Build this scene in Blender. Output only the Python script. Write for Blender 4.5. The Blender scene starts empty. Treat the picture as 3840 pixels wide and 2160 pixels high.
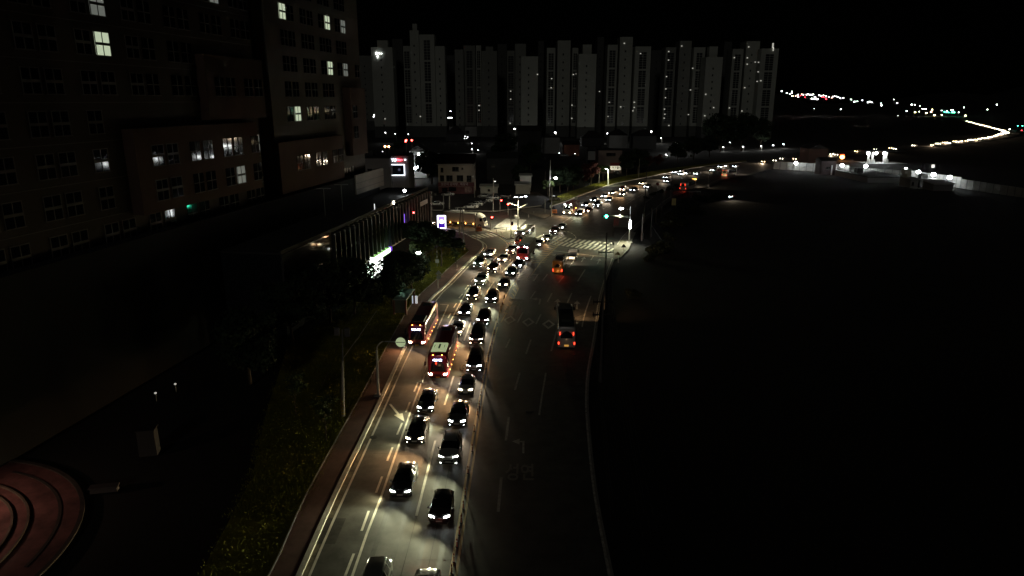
import bpy, bmesh, math, random
from mathutils import Vector, Matrix, geometry
random.seed(7)
R = math.radians
SC = bpy.context.scene
COL = SC.collection

# ---------------------------------------------------------------- camera, world, light, exposure
CAM_H, FPX, VH = 33.0, 2594.0, 375.0            # height, focal length in photo pixels, horizon row
PITCH = math.atan((1080 - VH) / FPX)
cam = bpy.data.cameras.new('camera'); cam_o = bpy.data.objects.new('camera', cam); COL.objects.link(cam_o)
cam.sensor_width = 36; cam.lens = FPX / 3840 * 36; cam.clip_start = .5; cam.clip_end = 9000
cam_o.location = (0, 0, CAM_H); cam_o.rotation_euler = (math.pi / 2 - PITCH, 0, 0)
SC.camera = cam_o
w = bpy.data.worlds.new("World"); SC.world = w; w.use_nodes = True
bgn = w.node_tree.nodes['Background']
sky = w.node_tree.nodes.new('ShaderNodeTexSky'); sky.sky_type = 'NISHITA'; sky.sun_disc = False
sky.sun_elevation = R(9); sky.sun_rotation = R(188)
bgn.inputs['Strength'].default_value = 0.000025      # night sky
w.node_tree.links.new(sky.outputs[0], bgn.inputs[0])
moon = bpy.data.lights.new('moon', 'SUN'); moon.energy = 0.065; moon.angle = R(6); moon.color = (1, .97, .88)
moon_o = bpy.data.objects.new('moon', moon); COL.objects.link(moon_o)
moon_o.rotation_euler = Vector((math.tan(R(7.0)), 1, -math.tan(R(22)))).to_track_quat('-Z', 'Y').to_euler()
SC.view_settings.view_transform = 'Standard'; SC.view_settings.look = 'None'
SC.view_settings.exposure = 0; SC.view_settings.gamma = 1
cy = SC.cycles
cy.use_denoising = True; cy.max_bounces = 4; cy.diffuse_bounces = 2; cy.glossy_bounces = 2
cy.transmission_bounces = 2; cy.transparent_max_bounces = 4
cy.sample_clamp_indirect = 1.5; cy.caustics_reflective = False; cy.caustics_refractive = False
try: cy.use_light_tree = True
except Exception: pass

# ---------------------------------------------------------------- helpers
CP, SP = math.cos(PITCH), math.sin(PITCH)
def V(u, v, z=0.0):
    """where the sight line through a photo pixel meets height z"""
    x = (u - 1920) / FPX; y = -(v - 1080) / FPX
    d = Vector((x, CP + y * SP, -SP + y * CP)); t = (z - CAM_H) / d.z
    return Vector((d.x * t, d.y * t, z))
def VD(u, v, Y):
    """the point on that sight line at ground distance Y"""
    x = (u - 1920) / FPX; y = -(v - 1080) / FPX
    d = Vector((x, CP + y * SP, -SP + y * CP)); t = Y / d.y
    return Vector((d.x * t, Y, CAM_H + d.z * t))

MATS = {}
def M(name, col, rough=.7, metal=0, emit=None, es=0, noise=0, nscale=2.0, col2=None, objcol=False, coat=0, bump=0):
    if name in MATS: return MATS[name]
    m = bpy.data.materials.new(name); m.use_nodes = True; nt = m.node_tree
    b = nt.nodes['Principled BSDF']
    b.inputs['Base Color'].default_value = (*col, 1); b.inputs['Roughness'].default_value = rough
    b.inputs['Metallic'].default_value = metal; b.inputs['Coat Weight'].default_value = coat
    if emit:
        b.inputs['Emission Color'].default_value = (*emit, 1); b.inputs['Emission Strength'].default_value = es
        m.cycles.emission_sampling = 'NONE'
    if objcol:
        oi = nt.nodes.new('ShaderNodeObjectInfo'); nt.links.new(oi.outputs['Color'], b.inputs['Base Color'])
    if noise or col2:
        tc = nt.nodes.new('ShaderNodeTexCoord'); n = nt.nodes.new('ShaderNodeTexNoise')
        n.inputs['Scale'].default_value = nscale; n.inputs['Detail'].default_value = 7; n.inputs['Roughness'].default_value = .65
        nt.links.new(tc.outputs['Object'], n.inputs['Vector'])
        cr = nt.nodes.new('ShaderNodeValToRGB'); k = noise
        c2 = col2 or tuple(min(1, c * (1 + k)) for c in col)
        c1 = tuple(c * (1 - k) for c in col)
        cr.color_ramp.elements[0].position = .33; cr.color_ramp.elements[1].position = .68
        cr.color_ramp.elements[0].color = (*c1, 1); cr.color_ramp.elements[1].color = (*c2, 1)
        nt.links.new(n.outputs['Fac'], cr.inputs[0]); nt.links.new(cr.outputs[0], b.inputs['Base Color'])
        if bump:
            bp = nt.nodes.new('ShaderNodeBump'); bp.inputs['Strength'].default_value = bump
            n2 = nt.nodes.new('ShaderNodeTexNoise'); n2.inputs['Scale'].default_value = nscale * 9; n2.inputs['Detail'].default_value = 4
            nt.links.new(tc.outputs['Object'], n2.inputs['Vector'])
            nt.links.new(n2.outputs['Fac'], bp.inputs['Height']); nt.links.new(bp.outputs[0], b.inputs['Normal'])
    MATS[name] = m
    return m

def link(name, me, parent=None, mat=None):
    if mat and not me.materials: me.materials.append(mat)
    o = bpy.data.objects.new(name, me); COL.objects.link(o)
    if parent: o.parent = parent
    return o
def tag(o, label=None, cat=None, group=None, kind=None):
    if label: o['label'] = label
    if cat: o['category'] = cat
    if group: o['group'] = group
    if kind: o['kind'] = kind
    return o
def empty(name, loc=(0, 0, 0), rz=0, label=None, cat=None, group=None):
    o = bpy.data.objects.new(name, None); COL.objects.link(o); o.location = loc; o.rotation_euler = (0, 0, rz)
    o.empty_display_size = .2
    return tag(o, label, cat, group)
KIDS = {}
def kids(o): return [c for c in bpy.data.objects if c.parent == o]
def copy_tree(o, parent=None, cmap=None):
    c = o.copy(); COL.objects.link(c); c.parent = parent
    for k in (cmap or build_map()).get(o.name, []): copy_tree(k, c, cmap)
    return c
def build_map():
    d = {}
    for k in bpy.data.objects:
        if k.parent: d.setdefault(k.parent.name, []).append(k)
    return d

class MB:
    def __init__(s): s.v = []; s.f = []
    def add(s, vs, fs):
        n = len(s.v); s.v += [tuple(p) for p in vs]; s.f += [tuple(i + n for i in f) for f in fs]; return s
    def box(s, c, d, rz=0, top=1.0, topy=None):
        """box centred at c, size d, top scaled"""
        x, y, z = d[0] / 2, d[1] / 2, d[2] / 2; ty = top if topy is None else topy
        P = [(-x, -y, -z), (x, -y, -z), (x, y, -z), (-x, y, -z), (-x * top, -y * ty, z), (x * top, -y * ty, z), (x * top, y * ty, z), (-x * top, y * ty, z)]
        co, si = math.cos(rz), math.sin(rz)
        P = [(c[0] + a * co - b * si, c[1] + a * si + b * co, c[2] + e) for a, b, e in P]
        return s.add(P, [(3, 2, 1, 0), (4, 5, 6, 7), (0, 1, 5, 4), (1, 2, 6, 5), (2, 3, 7, 6), (3, 0, 4, 7)])
    def tube(s, pts, r, n=8, r2=None, caps=True):
        pts = [Vector(p) for p in pts]; m = len(pts); base = len(s.v); up0 = None
        for i, p in enumerate(pts):
            t = (pts[min(i + 1, m - 1)] - pts[max(i - 1, 0)]).normalized()
            if up0 is None: up0 = Vector((0, 0, 1)) if abs(t.z) < .9 else Vector((1, 0, 0))
            a = t.cross(up0)
            if a.length < 1e-4: a = t.cross(Vector((0, 1, 0)))
            a.normalize(); b = t.cross(a).normalized()
            rr = r if r2 is None else r + (r2 - r) * i / (m - 1)
            for k in range(n):
                th = 2 * math.pi * k / n; s.v.append(tuple(p + a * rr * math.cos(th) + b * rr * math.sin(th)))
        for i in range(m - 1):
            for k in range(n):
                a0 = base + i * n + k; a1 = base + i * n + (k + 1) % n
                s.f.append((a0, a1, a1 + n, a0 + n))
        if caps:
            s.f.append(tuple(base + k for k in range(n - 1, -1, -1))); s.f.append(tuple(base + (m - 1) * n + k for k in range(n)))
        return s
    def disc(s, c, nrm, r, th=.03, n=20):
        nrm = Vector(nrm).normalized(); c = Vector(c); return s.tube([c - nrm * th / 2, c + nrm * th / 2], r, n)
    def ball(s, c, r, sz=1.0, n=8, m=6):
        base = len(s.v)
        for i in range(m + 1):
            ph = math.pi * i / m
            for k in range(n):
                th = 2 * math.pi * k / n
                s.v.append((c[0] + r * math.sin(ph) * math.cos(th), c[1] + r * math.sin(ph) * math.sin(th), c[2] + r * sz * math.cos(ph)))
        for i in range(m):
            for k in range(n):
                a = base + i * n + k; b = base + i * n + (k + 1) % n
                s.f.append((a, a + n, b + n, b))
        return s
    def mesh(s, name, smooth=None):
        me = bpy.data.meshes.new(name); me.from_pydata(s.v, [], s.f); me.validate(); me.update()
        if smooth is not None:
            me.polygons.foreach_set('use_smooth', [True] * len(me.polygons)); me.set_sharp_from_angle(angle=R(smooth))
        return me
    def build(s, name, mat, parent=None, smooth=None):
        return link(name, s.mesh(name, smooth), parent, mat)
    def rot(s, rz, off=(0, 0, 0)):
        co, si = math.cos(rz), math.sin(rz)
        s.v = [(off[0] + x * co - y * si, off[1] + x * si + y * co, off[2] + z) for x, y, z in s.v]; return s

def poly_mesh(pts, z):
    """flat concave polygon"""
    vs = [Vector((p[0], p[1], z)) for p in pts]
    tris = geometry.tessellate_polygon([vs])
    mb = MB(); out = []
    for t in tris:
        a, b, c = [vs[i] for i in t]
        if (b - a).cross(c - a).z < 0: t = t[::-1]
        out.append(t)
    mb.add(vs, out); return mb
def spline(pts, step=3.0):
    P = [Vector((p[0], p[1])) for p in pts]; P = [P[0] * 2 - P[1]] + P + [P[-1] * 2 - P[-2]]
    out = []
    for i in range(1, len(P) - 2):
        a, b, c, d = P[i - 1:i + 3]; n = max(2, int((c - b).length / step))
        for k in range(n):
            t = k / n
            out.append(.5 * ((2 * b) + (c - a) * t + (2 * a - 5 * b + 4 * c - d) * t * t + (3 * b - a - 3 * c + d) * t ** 3))
    out.append(P[-2]); return out
def px(L, z=0): return [V(u, v, z) for u, v in L]
def ribbon(mb, pts, w, z, off=0):
    L = []
    for i, p in enumerate(pts):
        t = (Vector(pts[min(i + 1, len(pts) - 1)][:2]) - Vector(pts[max(i - 1, 0)][:2])).normalized()
        n = Vector((t.y, -t.x)); q = Vector(p[:2]) + n * off
        L.append((q - n * w / 2, q + n * w / 2))
    vs = []; fs = []
    for a, b in L: vs += [(a.x, a.y, z), (b.x, b.y, z)]
    for i in range(len(L) - 1): fs.append((2 * i, 2 * i + 1, 2 * i + 3, 2 * i + 2))
    return mb.add(vs, fs)
def raised(mb, pts, w, z0, z1, off=0):
    """kerb: a ribbon with sides"""
    L = []
    for i, p in enumerate(pts):
        t = (Vector(pts[min(i + 1, len(pts) - 1)][:2]) - Vector(pts[max(i - 1, 0)][:2])).normalized()
        n = Vector((t.y, -t.x)); q = Vector(p[:2]) + n * off
        L.append((q - n * w / 2, q + n * w / 2))
    vs = []; fs = []
    for a, b in L: vs += [(a.x, a.y, z0), (a.x, a.y, z1), (b.x, b.y, z1), (b.x, b.y, z0)]
    for i in range(len(L) - 1):
        for k in range(3): fs.append((4 * i + k, 4 * i + k + 1, 4 * i + k + 5, 4 * i + k + 4))
    fs.append((0, 3, 2, 1)); e = 4 * (len(L) - 1); fs.append((e, e + 1, e + 2, e + 3))
    return mb.add(vs, fs)

def lamp_data(name, kind, energy, color, size=120, blend=.7, rad=.08):
    l = bpy.data.lights.new(name, kind); l.energy = energy; l.color = color; l.shadow_soft_size = rad
    if kind == 'SPOT': l.spot_size = R(size); l.spot_blend = blend
    return l
def add_lamp(data, loc, direction=(0, 0, -1), parent=None):
    o = bpy.data.objects.new(data.name, data); COL.objects.link(o); o.location = loc
    o.rotation_euler = Vector(direction).to_track_quat('-Z', 'Y').to_euler()
    if parent: o.parent = parent
    return o

def text_mesh(txt, size, ext=.01, bold=0.0):
    cu = bpy.data.curves.new('t', 'FONT'); cu.body = txt; cu.size = size; cu.extrude = ext; cu.align_x = 'CENTER'; cu.align_y = 'CENTER'; cu.offset = bold
    o = bpy.data.objects.new('t', cu); COL.objects.link(o)
    dg = bpy.context.evaluated_depsgraph_get(); me = bpy.data.meshes.new_from_object(o.evaluated_get(dg))
    bpy.data.objects.remove(o); bpy.data.curves.remove(cu); me.materials.clear()
    return me

# ---------------------------------------------------------------- materials
asphalt = M('asphalt', (.082, .079, .072), .7, noise=.42, nscale=.55, bump=.35)
asphalt_new = M('asphalt_new', (.06, .062, .06), .7, noise=.2, nscale=.5, bump=.2)
concrete = M('concrete', (.3, .29, .26), .85, noise=.25, nscale=.8)
kerbm = M('kerb_stone', (.62, .59, .52), .85, noise=.2, nscale=1.2)
redpath = M('red_path', (.125, .062, .052), .9, noise=.25, nscale=.7, bump=.2)
paving = M('paving', (.19, .175, .14), .85, noise=.25, nscale=.9)
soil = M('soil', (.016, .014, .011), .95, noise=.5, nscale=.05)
grassm = M('grass', (.15, .15, .006), .95, noise=.45, nscale=.3, col2=(.27, .25, .014), bump=1.0)
blade = M('grass_blade', (.13, .15, .006), .9, noise=.25, nscale=.5, col2=(.2, .19, .012))
white = M('road_white', (.72, .69, .61), .95, noise=.15, nscale=1.5)
white_worn = M('road_white_worn', (.52, .51, .46), .7, noise=.5, nscale=2.5)
yellow = M('road_yellow', (.5, .34, .12), .6, noise=.2, nscale=1.5)
rubber = M('rubber', (.02, .015, .015), .8)
rim_m = M('wheel_rim', (.4, .4, .42), .35, .8)
glass = M('car_glass', (.012, .013, .015), .08, 0, coat=.5)
paint = M('car_paint', (.5, .5, .5), .32, .15, objcol=True, coat=.6)
dark_plastic = M('dark_plastic', (.02, .02, .02), .5)
chrome = M('chrome', (.6, .6, .6), .25, .9)
plate_w = M('plate_white', (.7, .7, .68), .5)
plate_y = M('plate_yellow', (.7, .45, .05), .5)
LENS = {'cool': M('lens_cool', (.9, .9, .9), .3, emit=(.9, .97, 1), es=38),
        'warm': M('lens_warm', (.9, .9, .9), .3, emit=(1, .82, .55), es=38),
        'green': M('lens_white', (.9, .9, .9), .3, emit=(.93, 1, .93), es=38)}
BEAM = {'cool': (1, .80, .55), 'warm': (1, .56, .24), 'green': (.92, .93, .58)}
SPOT = {}
for k, c in BEAM.items():
    SPOT[k] = lamp_data('beam_' + k, 'SPOT', 1250, c, 36, 1.0, .09)
side_glow = lamp_data('side_spill', 'SPOT', 420, (1, .9, .5), 112, 1.0, .25)  # extra spot added per car, standing in for headlight spill onto the verge
tail_on = M('tail_lit', (.5, .02, .02), .4, emit=(1, .05, .02), es=4)
tail_off = M('tail_unlit', (.25, .01, .01), .3)
brake_glow = lamp_data('brake_glow', 'SPOT', 45, (1, .06, .02), 160, .9, .15)
amber_on = M('amber_lit', (.6, .3, .02), .4, emit=(1, .45, .08), es=16)
galv = M('galvanised', (.36, .36, .33), .6, .4)
conc_pole = M('pole_concrete', (.32, .3, .26), .85, noise=.15, nscale=1)
black_steel = M('black_steel', (.02, .02, .02), .6, .2)
wirem = M('wire', (.06, .06, .06), .7)
lamp_white = M('lamp_white', (.9, .9, .9), .4, emit=(.95, 1, 1), es=45)
lamp_warm = M('lamp_warm', (.9, .9, .9), .4, emit=(1, .86, .6), es=45)
bark = M('bark', (.06, .045, .03), .95)
leafd = M('leaves_dark', (.018, .032, .012), .9, noise=.5, nscale=.9)
leafg = M('leaves_green', (.045, .065, .018), .9, noise=.5, nscale=.9)
leafr = M('leaves_russet', (.10, .03, .02), .9, noise=.4, nscale=.9)
# ---------------------------------------------------------------- ground and road
def sheet(name, pts, z, mat, kind='structure'):
    return tag(poly_mesh(pts, z).build(name, mat), kind=kind)
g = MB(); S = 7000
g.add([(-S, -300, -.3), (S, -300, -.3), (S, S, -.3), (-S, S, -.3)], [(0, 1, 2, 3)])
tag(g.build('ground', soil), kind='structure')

MED = spline(px([(1688, 2160), (1787, 1560), (1844, 1266), (1898, 1108), (1934, 1053), (2002, 966), (2074, 897), (2194, 808),
                 (2239, 787), (2332, 733), (2440, 700), (2560, 668), (2700, 640), (2800, 620), (3000, 597), (3200, 570), (3500, 542), (3700, 520), (3770, 494)]), 4)
MED = [Vector((-4.6, 22))] + MED
def tangent(p):
    """unit direction of the road (away from the camera) nearest to p"""
    p = Vector((p[0], p[1])); best = min(range(1, len(MED) - 1), key=lambda i: (MED[i] - p).length_squared)
    return (MED[best + 1] - MED[best - 1]).normalized()
def heading(p, toward=True):
    t = tangent(p)
    if toward: t = -t
    return math.atan2(t.y, t.x)

kerbL = [Vector((-15.4, 22, 0)), Vector((-15.3, 36, 0))] + px([(1122, 2160), (1260, 1850), (1394, 1572), (1518, 1305), (1560, 1216), (1615, 1124), (1667, 1077), (1706, 1037), (1760, 981), (1790, 955), (1806, 937), (1811, 929), (1811, 916), (1804, 908), (1795, 903), (1773, 893), (1740, 876), (1673, 858)])
sideNear = kerbL[-1]
kerbLs = spline(kerbL, 2)
farL = spline(px([(2074, 772), (2122, 756), (2172, 735), (2228, 715), (2277, 697), (2324, 685), (2400, 670), (2515, 647), (2586, 633), (2680, 619), (2800, 607)]), 6)
farR = spline(px([(2330, 921), (2378, 866), (2475, 784), (2522, 746), (2574, 720), (2655, 698), (2716, 673), (2800, 658)]), 6)
kerbR = spline(px([(2302, 975), (2275, 1044), (2252, 1127), (2233, 1265), (2211, 1386), (2204, 1486), (2209, 1600), (2236, 1848), (2296, 2160)]) + [Vector((7.1, 22, 0))], 3)
midJ = px([(2043, 822), (2060, 812)])
sideFar = px([(1914, 789), (1850, 797), (1604, 792), (1480, 786)])
sideL = [V(1540, 836), V(1480, 826)]
road_poly = list(kerbLs) + [p.xy for p in sideL] + [p.xy for p in reversed(sideFar)] + [V(1960, 790).xy, V(2000, 800).xy] + [p.xy for p in midJ] + [V(2080, 798).xy, V(2085, 785).xy] + list(farL) + list(reversed(farR)) + list(kerbR)
sheet('road', road_poly, 0, asphalt)
# far road as its own strip
fl = [farL[-1]] + [p.xy for p in px([(3000, 588), (3200, 562), (3500, 536), (3700, 514), (3782, 492), (3660, 462), (3540, 441)])]
fr = [farR[-1]] + [p.xy for p in px([(3000, 610), (3200, 583), (3500, 549), (3700, 528), (3822, 496), (3680, 458), (3545, 438)])]
fr2 = list(reversed(spline(fr, 15)))
sheet('far_road', list(spline(fl, 15)) + fr2, -.02, asphalt)
# fresh, greener asphalt in the left turn-off lane
sheet('turning_lane_surface', [p.xy for p in px([(1560, 1311), (1650, 1120), (1765, 1000), (1812, 950), (1826, 925), (1812, 900), (1850, 890), (1878, 905), (1898, 925), (1900, 945), (1850, 985), (1770, 1070), (1700, 1180), (1615, 1330)])], .004, asphalt_new)

# left sidewalk, grass verge, and the kerb between
walk_edge = [Vector((-18.6, 22, 0)), Vector((-18.4, 36, 0))] + px([(1010, 2160), (1153, 1850), (1313, 1560), (1371, 1455), (1410, 1378), (1465, 1276), (1512, 1192), (1545, 1143), (1580, 1101), (1636, 1052), (1702, 990), (1758, 944)])
we = spline(walk_edge, 2.5)
kl2 = [p for p in kerbLs]
walk_poly = list(we) + [V(1745, 925).xy, V(1700, 880).xy, V(1650, 868).xy] + list(reversed(kl2))
sheet('sidewalk', walk_poly, .12, redpath)
mb = MB(); raised(mb, kerbLs, .42, -.05, .15); tag(mb.build('kerb', kerbm), kind='structure')
mb = MB(); raised(mb, we, .12, -.05, .16); tag(mb.build('kerb', concrete), kind='structure')
mb = MB(); ribbon(mb, kerbLs[:int(len(kerbLs) * .78)], .55, .004, .42); tag(mb.build('gutter', M('gutter', (.16, .14, .10), .9, noise=.6, nscale=.9)), kind='structure')
grass_poly = [p.xy for p in we] + [V(1758, 944).xy, V(1742, 925).xy, V(1690, 905).xy, V(1640, 930).xy, Vector((-24, 128)), Vector((-28, 110)), Vector((-31, 90)), Vector((-27, 70)), Vector((-23.5, 56)), Vector((-20.8, 22))]
sheet('grass_verge', grass_poly, .06, grassm)
mb = MB(); random.seed(3)
def in_poly(p, P):
    c = False; j = len(P) - 1
    for i in range(len(P)):
        if (P[i].y > p.y) != (P[j].y > p.y) and p.x < (P[j].x - P[i].x) * (p.y - P[i].y) / (P[j].y - P[i].y) + P[i].x: c = not c
        j = i
    return c
def blades(mb, poly, n, y0, y1, x0, x1, z, clump=.35):
    k = 0
    while k < n:
        p = Vector((random.uniform(x0, x1), random.uniform(y0, y1)))
        if not in_poly(p, poly): continue
        k += 1
        for _ in range(4):
            q = p + Vector((random.gauss(0, clump), random.gauss(0, clump))); a = random.uniform(0, 6.28); h = random.uniform(.06, .2)
            d = Vector((math.cos(a), math.sin(a))) * .06; l = Vector((random.gauss(0, .08), random.gauss(0, .08)))
            mb.add([(q.x - d.x, q.y - d.y, z), (q.x + d.x, q.y + d.y, z), (q.x + l.x, q.y + l.y, z + h)], [(0, 1, 2)])
blades(mb, grass_poly, 7000, 34, 150, -31, -8, .05); blades(mb, grass_poly, 11000, 50, 92, -26, -12, .05); blades(mb, grass_poly, 5000, 100, 160, -24, -8, .05)
tag(mb.build('verge_grass', blade, None), kind='stuff')
# north-west verge along the far road
nv = list(farL)
nvo = [p.xy for p in px([(2800, 600), (2680, 611), (2586, 622), (2500, 634), (2400, 650), (2324, 664), (2250, 683), (2180, 705), (2110, 728), (2060, 750)])]
sheet('grass_verge', [p + Vector((-.3, .4)) for p in nv] + nvo, .08, grassm)
mb = MB(); blades(mb, nv + nvo, 2600, 222, 390, 12, 130, .08, .6); tag(mb.build('roadside_grass', blade), kind='stuff')
mb = MB(); raised(mb, farL, .35, -.05, .2); tag(mb.build('kerb', kerbm), kind='structure')
# corner pavements of the junction
isl = [p.xy for p in px([(1803, 858), (1842, 863), (1939, 866), (1947, 883), (1926, 895), (1901, 898), (1886, 890), (1843, 872)])]
sheet('traffic_island', isl, .13, paving)
mb = MB(); raised(mb, isl + [isl[0]], .22, -.02, .16); tag(mb.build('kerb', kerbm), kind='structure')
cor = [p.xy for p in px([(1914, 789), (1960, 779), (2021, 783), (2043, 800), (2043, 822), (2010, 812), (1975, 800)])]
cor = [p.xy for p in px([(1950, 793), (1964, 784), (2021, 780), (2066, 790), (2062, 811), (2043, 821), (2000, 808)])]
sheet('corner_pavement', cor, .13, paving)
lot = [p.xy for p in px([(1480, 780), (1604, 786), (1850, 791), (1914, 784), (2030, 770), (2060, 748), (2020, 722), (1900, 712), (1560, 705), (1440, 715)])]
sheet('parking_lot', lot, .05, M('lot_asphalt', (.055, .05, .048), .85, noise=.3, nscale=.2))
mb = MB(); raised(mb, [p.xy for p in px([(1480, 781), (1604, 788), (1850, 793), (1914, 786), (2030, 772)])], .35, -.05, .18); tag(mb.build('kerb', concrete), kind='structure')
sheet('corner_pavement', [p.xy for p in px([(2302, 928), (2320, 915), (2338, 890), (2352, 872), (2385, 872), (2372, 900), (2358, 935), (2330, 965), (2304, 975)])], .1, paving)
vill = [p.xy for p in px([(1500, 640), (1760, 610), (2050, 600), (2300, 560), (2500, 545), (2700, 580), (2500, 620), (2250, 680), (2050, 745), (1900, 708), (1560, 700)])]
mb = MB(); raised(mb, kerbR[:max(3, len(kerbR) - 1)], .2, -.02, .14); tag(mb.build('kerb', concrete), kind='structure')

# ---------------------------------------------------------------- painted markings
def lines(name, segs, wd, mat, z=.009):
    mb = MB()
    for s in segs: ribbon(mb, s, wd, z)
    return tag(mb.build(name, mat), kind='structure')
def seg(a, b, c, d): return [V(a, b), V(c, d)]
ex = lambda L, n=0: [Vector(p) for p in L]
E1 = spline([Vector((-14.0, 22, 0))] + px([(1160, 2160), (1429, 1560), (1541, 1311), (1638, 1124), (1700, 1060), (1760, 996), (1788, 968), (1816, 940), (1825, 926), (1820, 915), (1803, 903), (1790, 896)]), 3)
S1 = spline([Vector((-10.6, 22, 0))] + px([(1321, 2160), (1425, 1875), (1534, 1560), (1603, 1384), (1687, 1209), (1746, 1100), (1762, 1075)]), 4)
lines('lane_line', [E1, S1], .2, white)
lines('lane_line', [seg(*s) for s in [(1294, 2160, 1327, 2076), (1356, 1991, 1383, 1916), (1410, 1848, 1433, 1787), (1452, 1728, 1472, 1678), (1489, 1630, 1508, 1586), (1522, 1546, 1537, 1508), (1553, 1469, 1567, 1435), (1580, 1401, 1592, 1372), (1606, 1340, 1617, 1315), (1680, 1193, 1690, 1175), (1701, 1154, 1712, 1137), (1721, 1118, 1735, 1102), (1744, 1085, 1756, 1070), (1767, 1055, 1780, 1042), (1818, 1004, 1835, 988), (1850, 976, 1862, 964)]], .2, white)
lines('lane_line', [seg(*s) for s in [(1561, 1935, 1632, 1653), (1667, 1519, 1701, 1410), (1740, 1278, 1765, 1210), (1814, 1114, 1852, 1057), (1883, 1021, 1925, 977)]], .22, white)
N0 = [(2053, 1028, 2035, 1052), (2008, 1092, 1988, 1121), (1961, 1171, 1940, 1210), (1913, 1270, 1897, 1303)]
N1 = [(2170, 952, 2133, 1003), (2114, 1036, 2093, 1062), (2070, 1099, 2053, 1132), (2028, 1179, 2010, 1215), (1991, 1274, 1972, 1328), (1949, 1398, 1931, 1463), (1908, 1564, 1897, 1652), (1880, 1790, 1868, 1920)]
N2 = [(2226, 959, 2216, 975), (2194, 1011, 2166, 1055), (2144, 1099, 2119, 1155), (2089, 1235, 2067, 1317)]
lines('lane_line', [seg(*s) for s in N0 + N1 + N2], .24, white_worn)
lines('lane_line', [px([(2047, 1398), (2033, 1480), (2022, 1556)]), spline(px([(2216, 1110), (2200, 1155), (2188, 1196), (2183, 1226)]), 3)], .2, white_worn)
lines('stop_line', [seg(2072, 940, 2288, 966)], .35, white_worn)
lines('edge_line', [spline(px([(2296, 968), (2268, 1044), (2245, 1127), (2226, 1265), (2204, 1386), (2197, 1486), (2202, 1600), (2228, 1848), (2285, 2160)]), 3)], .2, white_worn)
ym = [p for p in MED if p.y < 150]
lines('centre_line', [ym, [p + Vector((.42, -.05)) for p in ym if p.y < 100]], .2, yellow)
ym2 = [V(1934, 1053).xy, V(2002, 966).xy, V(2074, 897).xy]
hr = [V(1958, 1080), V(1990, 1036), V(2029, 981), V(2109, 905)]
lines('centre_line', [[p.xy for p in hr[1:]], [V(1879, 1209).xy, V(1912, 1150).xy, V(1944, 1083).xy, V(1933, 1054).xy]], .16, yellow)
mb = MB()
for i in range(13):
    t = (i + .3) / 13; a = V(1987 + t * 96, 988 - t * 97); b = V(2040 + t * 66, 986 - t * 80)
    ribbon(mb, [a, b], .38, .013)
for i in range(8):
    t = (i + .5) / 8; a = V(1886 + t * 48, 1180 - t * 118); b = V(1900 + t * 43, 1184 - t * 104); ribbon(mb, [a, b], .3, .013)
tag(mb.build('hatch_marking', yellow), kind='structure')
mb = MB()
for i in range(15):
    t = i / 14; a = V(1937 + t * 60, 1046 - t * 78); b = V(1949 + t * 57, 1048 - t * 77); ribbon(mb, [a, b], .62, .013)
tag(mb.build('rumble_marking', white), kind='structure')
mb = MB()
for i in range(7):
    t = i / 6; ribbon(mb, [V(1951 + t * 45, 1048 - t * 62), V(1985 + t * 20, 1053 - t * 62)], .3, .013)
tag(mb.build('hatch_marking', M('paint_dark', (.2, .19, .16), .8)), kind='structure')
lines('hatch_marking', [seg(1900 + i * 5, 912 + i * 4, 1925, 905 + i * 6) for i in range(4)], .3, yellow)
lines('centre_line', [px([(1803, 861), (1840, 873), (1872, 888), (1898, 908), (1908, 925)])], .18, yellow)
def cross(name, a0, a1, b0, b1, n, wd, mat, f=.5):
    mb = MB()
    for i in range(n):
        t0 = (i + f * .5) / n; t1 = t0 + f * .95 / n
        def L(p, q, t): return p + (q - p) * t
        A, B, C, D = V(*a0), V(*a1), V(*b0), V(*b1)
        P = [L(A, B, t0), L(A, B, t1), L(C, D, t1), L(C, D, t0)]
        mb.add([(p.x, p.y, .013) for p in P], [(3, 2, 1, 0)])
    return tag(mb.build(name, mat), kind='structure')
cross('crosswalk_marking', (2025, 880), (2300, 912), (2004, 892), (2278, 927), 15, 0, white)
cross('crosswalk_marking', (2074, 903), (2312, 932), (2052, 915), (2290, 946), 14, 0, white)
cross('crosswalk_marking', (1760, 883), (1848, 873), (1795, 895), (1870, 885), 5, 0, white, .58)
cross('crosswalk_marking', (1846, 858), (1938, 862), (1900, 820), (1975, 824), 12, 0, M('road_white_cross', (.45, .44, .4), .7))
mb = MB()
for i in range(13):
    t = (i + .5) / 13; a = V(1845 + t * 52, 857 - t * 37); b = V(1936 + t * 38, 862 - t * 38)
    ribbon(mb, [a, b], .95, .017)
tag(mb.build('crosswalk_marking', white_worn), kind='structure')
lines('guide_line', [seg(*s) for s in [(2103, 881, 2111, 887), (2115, 868, 2121, 870), (2128, 868, 2135, 871), (2140, 873, 2147, 877), (2151, 880, 2156, 884), (2158, 887, 2160, 893)]], .2, white)
lines('bay_line', [px([(1650, 1141), (1681, 1143), (1640, 1234)])], .2, white_worn)
lines('edge_line', [spline(px([(2315, 917), (2352, 870), (2463, 778), (2505, 744), (2563, 716), (2648, 693), (2710, 669), (2800, 654)]), 5)], .18, white_worn)
lines('lane_line', [seg(*s) for s in [(2140, 830, 2158, 820), (2170, 824, 2200, 806), (2260, 784, 2275, 776), (2277, 779, 2290, 770), (2105, 838, 2145, 812), (2285, 720, 2310, 708), (2440, 672, 2470, 665), (2390, 740, 2420, 722), (2420, 760, 2450, 738), (2350, 765, 2380, 745)]], .18, white_worn)
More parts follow.
